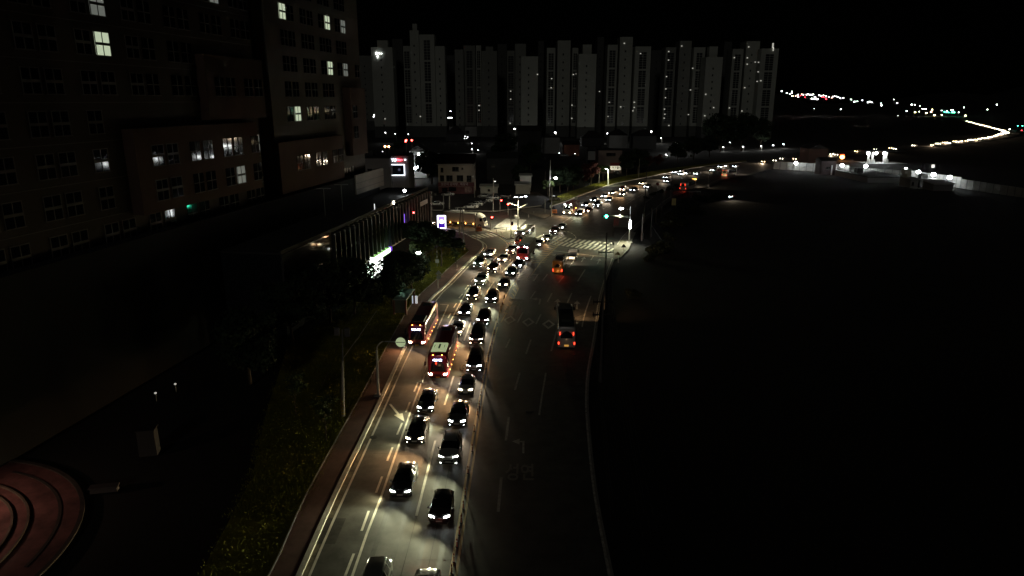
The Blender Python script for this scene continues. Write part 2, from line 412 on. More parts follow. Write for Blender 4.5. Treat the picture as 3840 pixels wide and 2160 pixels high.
def arrow(u, v, shape, s=1.0, away=True, mat=white_worn, turn=0):
    p = V(u, v); h = heading(p, not away) + turn; mb = MB(); z = .013
    if shape == 'straight':
        mb.add([(-2.2, -.1, z), (.6, -.1, z), (.6, .1, z), (-2.2, .1, z), (.6, -.48, z), (2.3, 0, z), (.6, .48, z)], [(0, 1, 2, 3), (4, 5, 6)])
    elif shape == 'left':
        mb.add([(-2.4, -.14, z), (1.05, -.14, z), (1.05, .14, z), (-2.4, .14, z), (.75, .14, z), (1.05, .14, z), (1.05, .55, z), (.75, .55, z), (.05, .55, z), (1.75, .55, z), (.9, 1.6, z)], [(0, 1, 2, 3), (4, 5, 6, 7), (8, 9, 10)])
    elif shape == 'uturn':
        mb.add([(-2.4, -.12, z), (2, -.12, z), (2, .12, z), (-2.4, .12, z), (1.75, .12, z), (2, .12, z), (2, 1.1, z), (1.75, 1.1, z), (-.2, .95, z), (1.75, .95, z), (1.75, 1.15, z), (-.2, 1.15, z), (-.2, .7, z), (-.2, 1.4, z), (-1.9, 1.05, z)], [(0, 1, 2, 3), (4, 5, 6, 7), (8, 9, 10, 11), (12, 13, 14)])
    mb.v = [(x * s, y * s, q) for x, y, q in mb.v]; mb.rot(h, (p.x, p.y, 0))
    return tag(mb.build('arrow_marking', mat), kind='structure')
for u, v in [(2090, 1137), (2164, 1144), (2186, 973), (2245, 980)]: arrow(u, v, 'straight', 1.15)
for u, v in [(2090, 960), (2025, 1127)]: arrow(u, v, 'left', 1.0)
arrow(1959, 1135, 'left', 1.55, mat=white); arrow(1963, 1668, 'left', .72)
arrow(2010, 1040, 'uturn', 1.2, mat=white); arrow(1932, 1160, 'uturn', 1.2, mat=white)
mb = MB()
A, B = V(1462, 1515), V(1517, 1582); d = (B - A).normalized(); n = Vector((d.y, -d.x, 0)); m = A + (B - A) * .58
mb.add([tuple(q + Vector((0, 0, .013))) for q in (A - n * .13, m - n * .13, m + n * .13, A + n * .13, m - n * .5, B, m + n * .5)], [(0, 1, 2, 3), (4, 5, 6)])
tag(mb.build('arrow_marking', white), kind='structure')
for u, v in [(1911, 1200), (1981, 1208), (2057, 1216)]:
    p = V(u, v); h = heading(p, False); mb = MB(); z = .013
    o = [(2.3, 0), (0, 1.0), (-2.3, 0), (0, -1.0)]; i_ = [(a * .62, b * .6) for a, b in o]
    mb.add([(a, b, z) for a, b in o + i_], [(k, (k + 1) % 4, 4 + (k + 1) % 4, 4 + k) for k in range(4)])
    mb.rot(h, (p.x, p.y, 0)); tag(mb.build('diamond_marking', M('diamond_paint', (.55, .53, .48), .7, noise=.3, nscale=2)), kind='structure')
def road_text(t, u, v, size, stretch, h, mat):
    me = text_mesh(t, size, 0, .035); p = V(u, v)
    o = link('road_lettering', me, None, mat); o.location = (p.x, p.y, .014); o.rotation_euler = (0, 0, h); o.scale = (1, stretch, 1)
    return tag(o, kind='structure')
hh = heading(V(1757, 1376))
road_text('50', 1757, 1376, 2.1, 1.5, hh + math.pi / 2 + math.pi, white)
road_text('성연', 1950, 1775, 1.5, 2.1, heading(V(1950, 1775), False) - math.pi / 2, M('diamond_w', (.3, .29, .26), .7))
wear = M('tyre_wear', (.055, .052, .048), .6, noise=.5, nscale=.8)
for off in (-.95, -2.5, -4.5, -6.1):
    mb = MB(); ribbon(mb, [p + Vector((off, 0)) for p in ym if p.y < 118], .38, .0045); tag(mb.build('tyre_wear', wear), kind='structure')
for u, v, w_, l_ in [(1240, 1990, 1.6, 3.4), (1480, 1470, 1.4, 2.6), (1330, 1700, .9, 5), (1620, 1215, 2, 3), (1790, 1500, 1.3, 2.6), (2080, 1400, 2.2, 5), (1990, 1700, 1.6, 4), (2200, 860, 3, 5), (2250, 830, 2, 7), (1760, 1010, 1.6, 3)]:
    p = V(u, v); mb = MB(); mb.box((0, 0, 0), (l_, w_, .002)); mb.rot(heading(p), (p.x, p.y, .0025 + .0018)); tag(mb.build('road_patch', M('tar_patch', (.045, .043, .04), .65, noise=.4, nscale=1.5)), kind='structure')
for i, (u, v, lab) in enumerate([(1400, 1640, 'round manhole cover in the left lane beside the merge arrow'), (1660, 1170, 'round manhole cover in the left lane above the waiting bus'), (1700, 1480, 'round manhole cover between the two queues'), (1985, 1540, 'round manhole cover in the dark lanes'), (2190, 845, 'round manhole cover in the middle of the junction')]):
    p = V(u, v); mb = MB(); mb.disc((0, 0, .008), (0, 0, 1), .38, .016, 20); mb.disc((0, 0, .018), (0, 0, 1), .3, .006, 16); o = mb.build('manhole_cover', M('cast_iron', (.05, .048, .045), .5, .4)); o.location = p; tag(o, lab, 'manhole cover')
# joints in the old concrete lanes
lines('road_joint', [seg(1565, 2100, 1700, 2100), seg(1400, 1700, 1540, 1705), seg(1600, 1925, 1690, 1930), seg(1650, 1612, 1780, 1616), [p + Vector((-3.55, -.1)) for p in ym if p.y < 62], [p + Vector((-1.7, 0)) for p in ym if p.y < 66], seg(1100, 2210, 1330, 2200)], .05, M('joint', (.03, .028, .025), .9), .0065)
lines('road_patch', [[p + Vector((-1.8, 0)) for p in ym if p.y < 47]], 1.75, M('road_patch', (.10, .082, .068), .75, noise=.2, nscale=.4), .0035)
# ---------------------------------------------------------------- vehicles
def loft(st, ring, glassrule):
    """st: stations from the nose back; ring(s) -> half section. Returns body and glass builders"""
    body, gl = MB(), MB(); rows = []
    L = st[-1][0]
    for s in st:
        half = ring(s); full = [(-y, z) for y, z in half[1:-1]][::-1]
        sec = half + full  # right side up to top, then left side down
        rows.append([(L / 2 - s[0], y, z) for y, z in sec])
    n = len(rows[0]); body.v = [p for r in rows for p in r]; gl.v = list(body.v); nh = len(ring(st[0]))
    for i in range(len(rows) - 1):
        for k in range(n):
            f = (i * n + k, i * n + (k + 1) % n, (i + 1) * n + (k + 1) % n, (i + 1) * n + k)
            j = k if k < nh - 1 else n - 1 - k
            (gl if glassrule(st[i], j) else body).f.append(f)
    body.f.append(tuple(range(n - 1, -1, -1))); body.f.append(tuple((len(rows) - 1) * n + k for k in range(n)))
    return body, gl
def islands(gl):
    """the separate panes of a glass builder, each with its own vertices"""
    par = {}
    def find(a):
        while par[a] != a: par[a] = par[par[a]]; a = par[a]
        return a
    for f in gl.f:
        for a in f: par.setdefault(a, a)
        for a in f[1:]: par[find(a)] = find(f[0])
    groups = {}
    for f in gl.f: groups.setdefault(find(f[0]), []).append(f)
    out = []
    for fs in groups.values():
        ids = sorted({a for f in fs for a in f}); mp = {a: i for i, a in enumerate(ids)}; mb = MB()
        mb.v = [gl.v[a] for a in ids]; mb.f = [tuple(mp[a] for a in f) for f in fs]; out.append(mb)
    return out
def panes(gl, t, smooth=50):
    for mb in islands(gl):
        n = len(mb.v); cx = sum(p[0] for p in mb.v) / n; cy_ = sum(p[1] for p in mb.v) / n; wy = max(p[1] for p in mb.v) - min(p[1] for p in mb.v)
        nm = 'side_window' if wy < .8 else ('windscreen' if cx > 0 else 'rear_window')
        mb.build(nm, glass, t, smooth)
def car_ring(s):
    x, w, zl, zb, zt, wr, t = s
    return [(0, zl), (w * .88, zl), (w, zl + .12), (w + .01, zb - .16), (w * .965, zb), (wr, zt - .05), (wr * .78, zt), (0, zt + .03)]
def car_glass(s, j):
    return ('s' in s[6] and j == 4) or ('w' in s[6] and j in (5, 6)) 
CARS = {
 'sedan': [(0, .66, .34, .50, .56, .55, ''), (.1, .80, .24, .62, .68, .68, ''), (.45, .90, .20, .73, .80, .74, ''), (1.2, .92, .20, .84, .93, .72, ''), (1.28, .92, .20, .86, .98, .71, 'ws'), (2.02, .92, .20, .90, 1.38, .60, 's'), (2.62, .92, .2, .92, 1.44, .61, ''), (2.7, .92, .2, .92, 1.44, .61, 's'), (3.4, .91, .2, .93, 1.39, .59, 'w'), (4.05, .89, .22, .95, 1.07, .66, ''), (4.58, .86, .28, .93, 1.02, .66, ''), (4.78, .74, .36, .76, .86, .58, '')],
 'hatchback': [(0, .66, .34, .54, .6, .55, ''), (.1, .78, .24, .68, .75, .66, ''), (.4, .86, .20, .82, .9, .70, ''), (.85, .88, .20, .92, 1.0, .69, ''), (.92, .88, .20, .93, 1.05, .69, 'ws'), (1.65, .88, .20, .96, 1.44, .60, 's'), (2.2, .88, .2, .97, 1.5, .61, ''), (2.28, .88, .2, .97, 1.5, .61, 's'), (3.15, .87, .2, 1.0, 1.45, .59, 'w'), (3.55, .86, .22, 1.02, 1.12, .64, ''), (3.75, .80, .32, .8, .92, .6, '')],
 'suv': [(0, .72, .38, .66, .74, .62, ''), (.1, .86, .28, .84, .92, .74, ''), (.45, .93, .25, .98, 1.05, .78, ''), (1.15, .945, .25, 1.06, 1.14, .75, ''), (1.22, .945, .25, 1.07, 1.2, .74, 'ws'), (1.9, .945, .25, 1.1, 1.62, .66, 's'), (2.62, .945, .25, 1.1, 1.70, .67, ''), (2.7, .945, .25, 1.1, 1.70, .67, 's'), (3.5, .94, .25, 1.1, 1.69, .66, ''), (3.6, .94, .25, 1.1, 1.68, .66, 's'), (4.2, .93, .26, 1.12, 1.62, .64, 'w'), (4.55, .9, .3, 1.12, 1.2, .7, ''), (4.68, .84, .38, .8, .92, .68, '')],
 'van': [(0, .74, .36, .62, .70, .64, ''), (.12, .88, .26, .84, .93, .76, ''), (.5, .95, .24, 1.0, 1.08, .8, ''), (.95, .96, .24, 1.08, 1.18, .78, ''), (1.02, .96, .24, 1.09, 1.24, .78, 'ws'), (1.85, .965, .24, 1.12, 1.74, .70, 's'), (2.5, .965, .24, 1.12, 1.84, .72, ''), (2.6, .965, .24, 1.12, 1.84, .72, 's'), (3.7, .96, .24, 1.12, 1.85, .72, ''), (3.8, .96, .24, 1.12, 1.85, .72, 's'), (4.7, .95, .26, 1.14, 1.80, .70, 'w'), (5.0, .93, .3, 1.14, 1.25, .76, ''), (5.1, .88, .38, .8, .92, .72, '')],
}
def add_wheels(t, L, xs, w, r=.33, tw=.21):
    for x in xs:
        for sy in (-1, 1):
            mb = MB(); mb.disc((0, 0, 0), (0, 1, 0), r, tw, 18); wh = mb.build('wheel', rubber, t, 40); wh.location = (x, sy * (w - tw / 2 + .015), r)
            mb = MB(); mb.disc((0, sy * (tw / 2 + .004), 0), (0, 1, 0), r * .62, .02, 10)
            mb.build('rim', rim_m, wh)
def lens_shape(mb, x, y, z, sy, w=.42, h=.17, slant=.22):
    P = [(x + .02, y - w / 2, z - h / 2), (x + .02, y - w / 2, z + h / 2 * .7), (x - slant * .3, y, z + h / 2), (x + .0, y, z - h / 2), (x - slant, y + w / 2, z + h / 2 * 1.2), (x - slant * .8, y + w / 2, z - h / 2 * .3)]
    if sy < 0: P = [(a, -b, c) for a, b, c in P]
    Q = [(a - .16, b * .96, c) for a, b, c in P]
    F = [(0, 3, 2, 1), (3, 5, 4, 2), (6, 7, 8, 9), (9, 8, 10, 11), (1, 2, 8, 7), (2, 4, 10, 8), (4, 5, 11, 10), (5, 3, 9, 11), (3, 0, 6, 9), (0, 1, 7, 6)]
    mb.add(P, F)
def lamps(t, fx, y, z, w=.42, h=.17, fog=None, slant=.22):
    for sy in (-1, 1):
        mb = MB(); lens_shape(mb, fx, y, z, sy, w, h, slant); hl = mb.build('headlight', LENS['cool'], t)
        add_lamp(SPOT['cool'], (fx + .12, sy * y, z), (1, -.58, -.12), hl).scale = (4.4, 1, 1)
        if fog:
            mb = MB(); mb.disc((fx + fog[2], sy * fog[0], fog[1]), (1, sy * .2, 0), .1, .05, 10); mb.build('fog_lamp', LENS['cool'], t)
def car_proto(kind):
    st = CARS[kind]; L = st[-1][0]; zb = {'sedan': .66, 'hatchback': .74, 'suv': .86, 'van': .84}[kind]; w = max(s[1] for s in st)
    t = empty('car'); body, gl = loft(st, car_ring, car_glass)
    # wheel arches as dark discs, lower trim
    body.build('body', paint, t, 35); panes(gl, t)
    mb = MB()
    for x in (L / 2 - .88, -L / 2 + .98):
        for sy in (-1, 1): m2 = MB(); m2.disc((x, sy * (w - .055), .36), (0, 1, 0), .41, .16, 20); m2.build('wheel_arch', dark_plastic, t)
    mb.box((L / 2 - .04, 0, zb - .3), (.14, .95, .16)); mb.build('grille', dark_plastic, t)
    mb = MB(); mb.box((L / 2 - .03, 0, .3), (.16, 1.3, .12)); mb.build('air_intake', dark_plastic, t)
    add_wheels(t, L, (L / 2 - .88, -L / 2 + .98), w)
    lamps(t, L / 2 - .07, w - .28, zb, .44, .2, (w - .25, .38, -.02))
    for sy in (-1, 1):
        mb = MB(); lens_shape(mb, L / 2 - .1, w - .22, zb + .06, sy, .34, .16)
        mb.v = [(-x, y, z) for x, y, z in mb.v]; mb.f = [f[::-1] for f in mb.f]; mb.build('tail_light', tail_off, t)
        mb = MB(); mb.box((0, 0, 0), (.2, .2, .14), 0, .8); o = mb.build('wing_mirror', paint, t); o.location = (L / 2 - st[3][0] - .28, sy * (w + .1), st[3][3] + .08)
    mb = MB(); mb.box((L / 2 + .03, 0, .46), (.03, .5, .12)); mb.build('number_plate', plate_w, t)
    mb = MB(); mb.box((-L / 2 - .02, 0, zb - .08), (.03, .5, .12)); mb.build('number_plate', plate_w, t)
    if kind in ('suv', 'van'):
        for sy in (-1, 1): mb = MB(); mb.tube([(L / 2 - 2.1, sy * .6, st[6][4] - .0), (L / 2 - 2.3, sy * .6, st[6][4] + .08), (-L / 2 + .9, sy * .6, st[6][4] + .07), (-L / 2 + .7, sy * .6, st[6][4] - .04)], .022, 6); mb.build('roof_rail', chrome, t)
    t['L'] = L
    return t
def bus_ring(s):
    x, w, zl, zb, zt, wr, t = s
    return [(0, zl), (w, zl), (w, zb), (w * .985, zt - .34), (wr, zt - .06), (wr * .8, zt), (0, zt + .04)]
def bus_glass(s, j): return 's' in s[6] and j == 2
def bus_proto(kind):
    L = {'coach': 11.6, 'minibus': 7.2}[kind]; H = {'coach': 3.35, 'minibus': 2.75}[kind]; w = {'coach': 1.24, 'minibus': 1.04}[kind]
    zb = H * .47
    st = [(0, w * .86, .36, zb, H - .5, w * .7, ''), (.12, w * .95, .3, zb, H - .22, w * .82, ''), (.5, w, .3, zb, H - .03, w * .87, ''), (.9, w, .3, zb, H, w * .88, 's')]
    x = .9; k = 0
    while x < L - 1.6: x += 1.45; st += [(x, w, .3, zb, H, w * .88, ''), (x + .09, w, .3, zb, H, w * .88, 's' if x < L - 1.8 else '')]; x += .09
    st += [(L - .35, w, .3, zb, H - .02, w * .88, ''), (L - .08, w * .96, .32, zb, H - .18, w * .8, ''), (L, w * .9, .38, zb, H - .4, w * .7, '')]
    st = sorted(st, key=lambda s: s[0]); st = [s for i, s in enumerate(st) if i == 0 or s[0] - st[i - 1][0] > .02]
    t = empty('bus'); body, gl = loft(st, bus_ring, bus_glass)
    body.build('body', paint, t, 35); panes(gl, t)
    f = L / 2
    def screen(x0, sgn, z0, z1, w0, w1, name, d=.1):
        mb = MB(); P = []
        for i in range(9):
            a = -1 + i / 4; c = 1 - a * a
            P.append([(sgn * (x0 + .03 * c - (d if abs(a) > .99 else 0)), a * w0, z0), (sgn * (x0 - .09 + .05 * c - (d if abs(a) > .99 else 0)), a * w1, z1)])
        vs = [p for r in P for p in r] + [(p[0] - sgn * .3, p[1] * .97, p[2]) for r in P for p in r]; n = 18
        fs = [(2 * i, 2 * i + 2, 2 * i + 3, 2 * i + 1) if sgn > 0 else (2 * i + 1, 2 * i + 3, 2 * i + 2, 2 * i) for i in range(8)]
        fs += [(2 * i + 1, 2 * i + 3, 2 * i + 3 + n, 2 * i + 1 + n) for i in range(8)] + [(2 * i + n, 2 * i + 2 + n, 2 * i + 2, 2 * i) for i in range(8)]
        return mb.add(vs, fs).build(name, glass, t, 30)
    screen(f + .03, 1, zb - .45, H - .42, w * .88, w * .8, 'windscreen')
    screen(f + .03, -1, zb + .1, H - .5, w * .8, w * .72, 'rear_window')
    mb = MB(); mb.box((f + .03, 0, .42), (.12, w * 1.6, .2)); mb.box((f + .02, 0, .68), (.12, .9, .16)); mb.build('bumper', dark_plastic, t)
    mb = MB()
    for sy in (-1, 1):
        mb.tube([(f - .1, sy * w * .9, H - .3), (f + .3, sy * (w + .12), H - .45), (f + .35, sy * (w + .2), H - .8)], .035, 6); mb.box((f + .33, sy * (w + .2), H - 1.05), (.12, .24, .5))
    mb.build('wing_mirror', dark_plastic, t)
    wx = (f - 2.6, -f + 3.0) if kind == 'coach' else (f - 1.5, -f + 1.9)
    add_wheels(t, L, wx, w, .48 if kind == 'coach' else .4, .28)
    lamps(t, f + .03, w - .3, .78, .44, .26, None, .12)
    for sy in (-1, 1):
        mb = MB(); mb.box((-f - .01, sy * (w - .16), .95), (.08, .16, .34)); mb.build('tail_light', tail_off, t)
    mb = MB(); mb.box((f + .1, 0, .42), (.03, .5, .14)); mb.build('number_plate', plate_y, t)
    mb = MB(); mb.box((-f - .02, 0, .62), (.04, .55, .2)); mb.build('number_plate', plate_y, t)
    mb = MB(); mb.box((f - 2.3 if kind == 'coach' else 0, 0, H + .1), (2.9 if kind == 'coach' else 1.8, w * 1.5, .2), 0, .92); mb.build('roof_unit', M('roof_unit', (.06, .05, .05), .6), t)
    mb = MB(); mb.box((-f + 2.2, 0, H + .06), (1.2, w * 1.1, .12), 0, .9); mb.build('roof_hatch', dark_plastic, t)
    t['L'] = L; t['H'] = H; t['W'] = w
    return t
PROTO = {}; USED = set(); CM = {}
def get(kind):
    if kind not in PROTO:
        PROTO[kind] = bus_proto(kind) if kind in ('coach', 'minibus') else car_proto(kind)
    return PROTO[kind]
for k in ('sedan', 'hatchback', 'suv', 'van', 'coach', 'minibus'): get(k)
CM = build_map(); CM = {k: v for k, v in CM.items()}
SNAP = {}  # untouched copies are made from the prototypes, which themselves become the last of their kind
PENDING = []
NAMES = {'sedan': ('sedan', 'car'), 'hatchback': ('hatchback', 'car'), 'suv': ('suv', 'car'), 'van': ('passenger_van', 'van'), 'coach': ('coach_bus', 'bus'), 'minibus': ('minibus', 'bus')}
def place(kind, col, u, v, label, group, beam='cool', toward=True, lz=.7, lit=True, brake=0, rear=False, h=None, power=1.0, fog=True, xy=None, one=False):
    """put a vehicle so that its nose (or tail, if rear) stands at the sight line through (u, v) at height lz"""
    pr = PROTO[kind]; L = pr['L']
    t = copy_tree(pr, None, CM); nm, cat = NAMES[kind]; t.name = nm
    p = V(u, v, lz) if xy is None else Vector((*xy, 0)); a = heading(p, toward) if h is None else h
    d = Vector((math.cos(a), math.sin(a), 0)); c = Vector((p.x, p.y, 0)) + d * (L / 2 if rear else -L / 2)
    t.location = c; t.rotation_euler = (0, 0, a); tag(t, label, cat, group)
    for k in list(t.keys()):
        if k in ('L', 'H', 'W'): del t[k]
    for ch in [o for o in bpy.data.objects if o.parent == t]:
        b = ch.name.split('.')[0]
        if b in ('body', 'wing_mirror'): ch.color = (*col, 1)
        elif b == 'headlight':
            sl = ch.material_slots[0]; sl.link = 'OBJECT'; sl.material = LENS[beam] if lit else chrome
            for lo in [o for o in bpy.data.objects if o.parent == ch]:
                if not lit or power == 0: bpy.data.objects.remove(lo)
                else:
                    key = (beam, power)
                    if key not in SPOT:
                        SPOT[key] = SPOT[beam].copy(); SPOT[key].energy *= power
                    lo.data = SPOT[key]
        elif b == 'fog_lamp':
            sl = ch.material_slots[0]; sl.link = 'OBJECT'; sl.material = LENS[beam] if (lit and fog) else dark_plastic
        elif b == 'tail_light' and brake:
            sl = ch.material_slots[0]; sl.link = 'OBJECT'; sl.material = tail_on
            if brake > 1 and not one:
                y = -.75 if ch.bound_box[0][1] < -.01 else .75
                add_lamp(brake_glow, (-L / 2 - .2, y, .85), (-1, 0, -.12), ch); one = True
    if lit and toward and xy is None and h is None and c.y < 165: add_lamp(side_glow, (L / 2 - .1, -.95, .75), (.35, -1, -.08), t)
    return t
# ---------------------------------------------------------------- traffic
BLK, GRY, SIL, WHT, RED, BLU, DGR = (.035, .035, .038), (.07, .075, .07), (.35, .36, .33), (.75, .75, .73), (.16, .012, .012), (.02, .025, .05), (.02, .035, .03)
QG = 'cars queueing towards the camera'
T = [
 ('suv', SIL, 1425, 2086, 'silver car cut off by the bottom edge, in the middle lane', 'cool', dict(lz=1.3, rear=True, brake=1)),
 ('sedan', BLK, 1607, 2112, 'black car cut off by the bottom edge, beside the median posts', 'warm', dict(lz=1.3, rear=True, brake=2)),
 ('hatchback', BLK, 1646, 1944, 'black hatchback with round white headlights, nearest whole car by the median posts', 'green', dict(fog=False)),
 ('sedan', BLK, 1499, 1846, 'glossy black sedan with shiny roof rail, nearest whole car in the middle lane', 'green', dict(fog=False, brake=1)),
 ('suv', SIL, 1680, 1723, 'silver sport utility car with slatted roof and white fog lamps', 'green', dict()),
 ('sedan', BLK, 1553, 1646, 'black sedan just right of the painted merge arrow head', 'warm', dict(brake=1)),
 ('sedan', GRY, 1712, 1581, 'dark grey rounded car, third from the bottom along the median posts behind the silver one', 'cool', dict()),
 ('sedan', BLK, 1593, 1530, 'black sedan directly ahead of the red bus with a pale green roof panel', 'green', dict(brake=2)),
 ('hatchback', SIL, 1745, 1465, 'pale silver small hatchback with yellowish headlights by the median', 'warm', dict(fog=False)),
 ('van', BLK, 1776, 1378, 'black people carrier covering the painted 50 on the lane', 'cool', dict()),
 ('van', BLK, 1784, 1277, 'black people carrier with slanted headlights and reddish bumper', 'warm', dict(brake=1)),
 ('suv', (.05, .012, .012), 1808, 1205, 'dark maroon sport utility car by the start of the median posts', 'cool', dict()),
 ('sedan', WHT, 1708, 1246, 'white car half hidden behind the red bus with the green roof unit', 'warm', dict()),
 ('sedan', BLK, 1739, 1173, 'black sedan with narrow white headlights, above the half hidden white car', 'cool', dict(fog=False, brake=1)),
 ('suv', GRY, 1839, 1125, 'dark car beside the tip of the yellow triangle marking', 'green', dict()),
 ('suv', BLK, 1769, 1113, 'dark sport utility car with warm double headlights in the middle lane', 'warm', dict()),
 ('suv', SIL, 1797, 1058, 'silver sport utility car with a wide bright front, middle lane', 'green', dict(brake=1)),
 ('hatchback', BLK, 1884, 1069, 'dark small car with yellow headlights beside the white ladder marking', 'warm', dict(fog=False)),
 ('sedan', (.015, .04, .045), 1911, 1025, 'dark teal sedan beside the white ladder marking', 'green', dict(fog=False)),
 ('sedan', BLK, 1938, 995, 'black sedan just in front of the red lorry', 'cool', dict(brake=2)),
 ('suv', (.05, .015, .015), 1843, 1012, 'dark maroon car behind the silver wide one in the middle lane', 'warm', dict(brake=2)),
 ('sedan', WHT, 1880, 974, 'white sedan tinted red by brake lights, middle lane', 'warm', dict(brake=2)),
 ('suv', SIL, 1912, 943, 'silver sport utility car left of the red lorry cab', 'warm', dict(brake=2)),
 ('sedan', WHT, 1828, 954, 'white sedan leaving the turning bend, farthest car in the left lane', 'green', dict(fog=False)),
 ('suv', (.10, .13, .10), 1790, 992, 'grey green sport utility car in the left lane in front of the white sedan', 'cool', dict()),
 ('sedan', SIL, 2012, 917, 'grey sedan half hidden behind the red lorry', 'green', dict(fog=False)),
 ('sedan', WHT, 2043, 896, 'white sedan standing on the left end of the zebra crossing', 'warm', dict()),
 ('suv', (.05, .015, .02), 2072, 870, 'dark maroon car just beyond the zebra crossing', 'green', dict(brake=1)),
 ('sedan', GRY, 2099, 853, 'dark grey sedan last in the line turning through the junction', 'cool', dict(fog=False)),
 ('sedan', DGR, 2168, 803, 'dark green car right of the white crane lorry', 'green', dict(fog=False, lz=.6)),
 ('sedan', RED, 2197, 790, 'dark red car behind the dark green one beyond the junction', 'warm', dict()),
 ('sedan', BLK, 2190, 770, 'black car hidden behind the long bed of the crane lorry', 'cool', dict(fog=False)),
 ('van', BLK, 2234, 770, 'black van second in the right queue beyond the junction', 'cool', dict()),
 ('sedan', BLK, 2223, 751, 'black car with a maroon bumper beyond the junction', 'cool', dict(fog=False)),
 ('sedan', BLU, 2279, 750, 'dark blue sedan beyond the junction with a long pool of light behind it', 'cool', dict(fog=False)),
 ('sedan', WHT, 2263, 736, 'white sedan beside the dark blue one beyond the junction', 'cool', dict(fog=False)),
 ('sedan', GRY, 2290, 724, 'grey car behind the white sedan beyond the junction', 'warm', dict(fog=False)),
 ('sedan', BLK, 2331, 729, 'black car below the small red lorry', 'warm', dict(fog=False)),
 ('suv', BLK, 2370, 715, 'black car with very bright headlights right of the small red lorry', 'cool', dict(fog=False)),
 ('sedan', GRY, 2404, 688, 'grey car with a roof lamp, upper of a close pair beyond the junction', 'warm', dict(fog=False)),
 ('sedan', DGR, 2422, 700, 'dark green car, lower of a close pair beyond the junction', 'cool', dict(fog=False)),
 ('suv', BLK, 2493, 667, 'black car, upper of two with four lights stacked near the round road sign', 'cool', dict(fog=False)),
 ('sedan', BLK, 2496, 679, 'black car, lower of two with four lights stacked near the round road sign', 'cool', dict(fog=False)),
]
for i, (k, c, u, v, lab, bm, kw) in enumerate(T):
    kw = dict(kw); far = v < 760
    place(k, c, u, v, lab, QG, bm, power=(1.0 if v > 1000 else (.8 if v > 700 else .9)), **kw)
FARG = 'distant cars coming along the road'
for i, (u, v) in enumerate([(2526, 646), (2549, 652), (2567, 650), (2544, 642), (2607, 651), (2669, 638), (2699, 625), (2716, 622), (2753, 624)]):
    place('sedan', [BLK, SIL, GRY][i % 3], u, v, 'distant car with two white headlights on the far bend of the road', FARG, 'cool', power=.8, fog=False)
# coaches
def led(t, L, H, W, col, txt):
    f = L / 2; mb = MB(); mb.box((f + .09, 0, H - .72), (.06, 1.34, .30)); s = mb.build('destination_display', black_steel, t)
    me = text_mesh(txt, .34, .005, .012); m = M('led_' + txt, (.8, .8, .9), .5, emit=col, es=16)
    o = link('display_text', me, s, m); o.location = (f + .13, 0, H - .72); o.rotation_euler = (math.pi / 2, 0, math.pi / 2); o.scale = (.9, .8, 1)
    gl = add_lamp(lamp_data('display_glow', 'POINT', 8, (.35, .4, 1), rad=.3), (f + .5, 0, H - .8), parent=s)
CRED = (.42, .035, .05)
b1 = place('coach', (.3, .035, .05), 1563, 1283, 'dark red intercity bus waiting in the left lane beside the shelter', 'red buses', 'warm', lz=.78, brake=1)
b2 = place('coach', CRED, 1642, 1403, 'red intercity bus with a pale green roof panel in the middle lane', 'red buses', 'warm', lz=.78, brake=1)
for b, s in ((b1, '당진-서산'), (b2, '서산시청')): led(b, 11.6, 3.35, 1.24, (.55, .6, 1), s)
for b in (b1, b2):
    mb = MB()
    for i in range(6): mb.box((3.8 - i * 1.7, 1.27, .62), (.09, .04, .07))
    mb.build('marker_lamp', amber_on, b)
    mb = MB()
    for sy in (-1, 1): mb.box((5.72, sy * .55, 3.22), (.08, .1, .06))
    mb.build('marker_lamp', amber_on, b)
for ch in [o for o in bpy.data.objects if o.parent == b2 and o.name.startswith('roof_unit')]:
    ch.material_slots[0].link = 'OBJECT'; ch.material_slots[0].material = M('roof_hatch_lit', (.7, .75, .55), .6, emit=(.72, .85, .45), es=.42)  # glow added to brighten the roof unit, which is no lamp
    mb = MB(); mb.box((3.5, 0, 3.57), (1.5, .22, .03)); mb.box((3.5, .6, 3.57), (.9, .05, .03)); mb.box((3.5, -.6, 3.57), (.9, .05, .03)); mb.build('vent_slot', dark_plastic, b2)
b3 = place('coach', (.32, .29, .25), 1948, 911, 'large pale coach with roof lights crossing the junction corner', 'coaches', 'warm', lz=.78, brake=1)
mb = MB(); mb.box((5.84, 0, .75), (.08, 2.1, .9)); mb.build('front_panel', M('bus_brake_tint', (.45, .09, .08), .4), b3)  # red brake light on the coach front, put into the panel colour
mb = MB()
for sy in (-1, 1): mb.ball((5.75, sy * .9, 3.1), .12)
mb.build('marker_lamp', lamp_white, b3)
b4 = place('coach', (.5, .49, .46), 2124, 1304, 'white backed coach driving away alone in the dark lanes', 'coaches', 'warm', toward=False, lz=.3, rear=True, brake=1)
mb = MB()
for sy in (-1, 1): mb.box((-5.86, sy * .92, 2.35), (.06, .1, .42))
mb.build('tail_light', tail_on, b4)
mb = MB(); mb.box((-1.2, 0, 3.4), (9.2, 2.1, .06)); mb.build('roof_panel', M('roof_black', (.015, .015, .015), .8), b4)
add_lamp(lamp_data('coach_rear_fill', 'SPOT', 1.0, (1, .6, .3), 140), (-6.7, 0, 1.3), (1, 0, -.45), b4)  # unseen spot hung behind the coach to light its white rear
mb = MB(); mb.box((-5.85, 0, .62), (.03, .6, .24)); mb.build('number_plate', M('plate_amber_glow', (.7, .4, .05), .5, emit=(1, .5, .1), es=.5), b4)  # plate made to glow amber as if lit by a lamp
b5 = place('minibus', (.38, .16, .015), 2090, 1024, 'yellow school minibus with red tail lights before the stop line', 'minibuses', 'cool', toward=False, lz=.3, rear=True, brake=2)
mb = MB()
for sy in (-1, 1): mb.disc((-3.62, sy * .83, .75), (1, 0, 0), .13, .08, 12)
mb.build('tail_light', tail_on, b5)
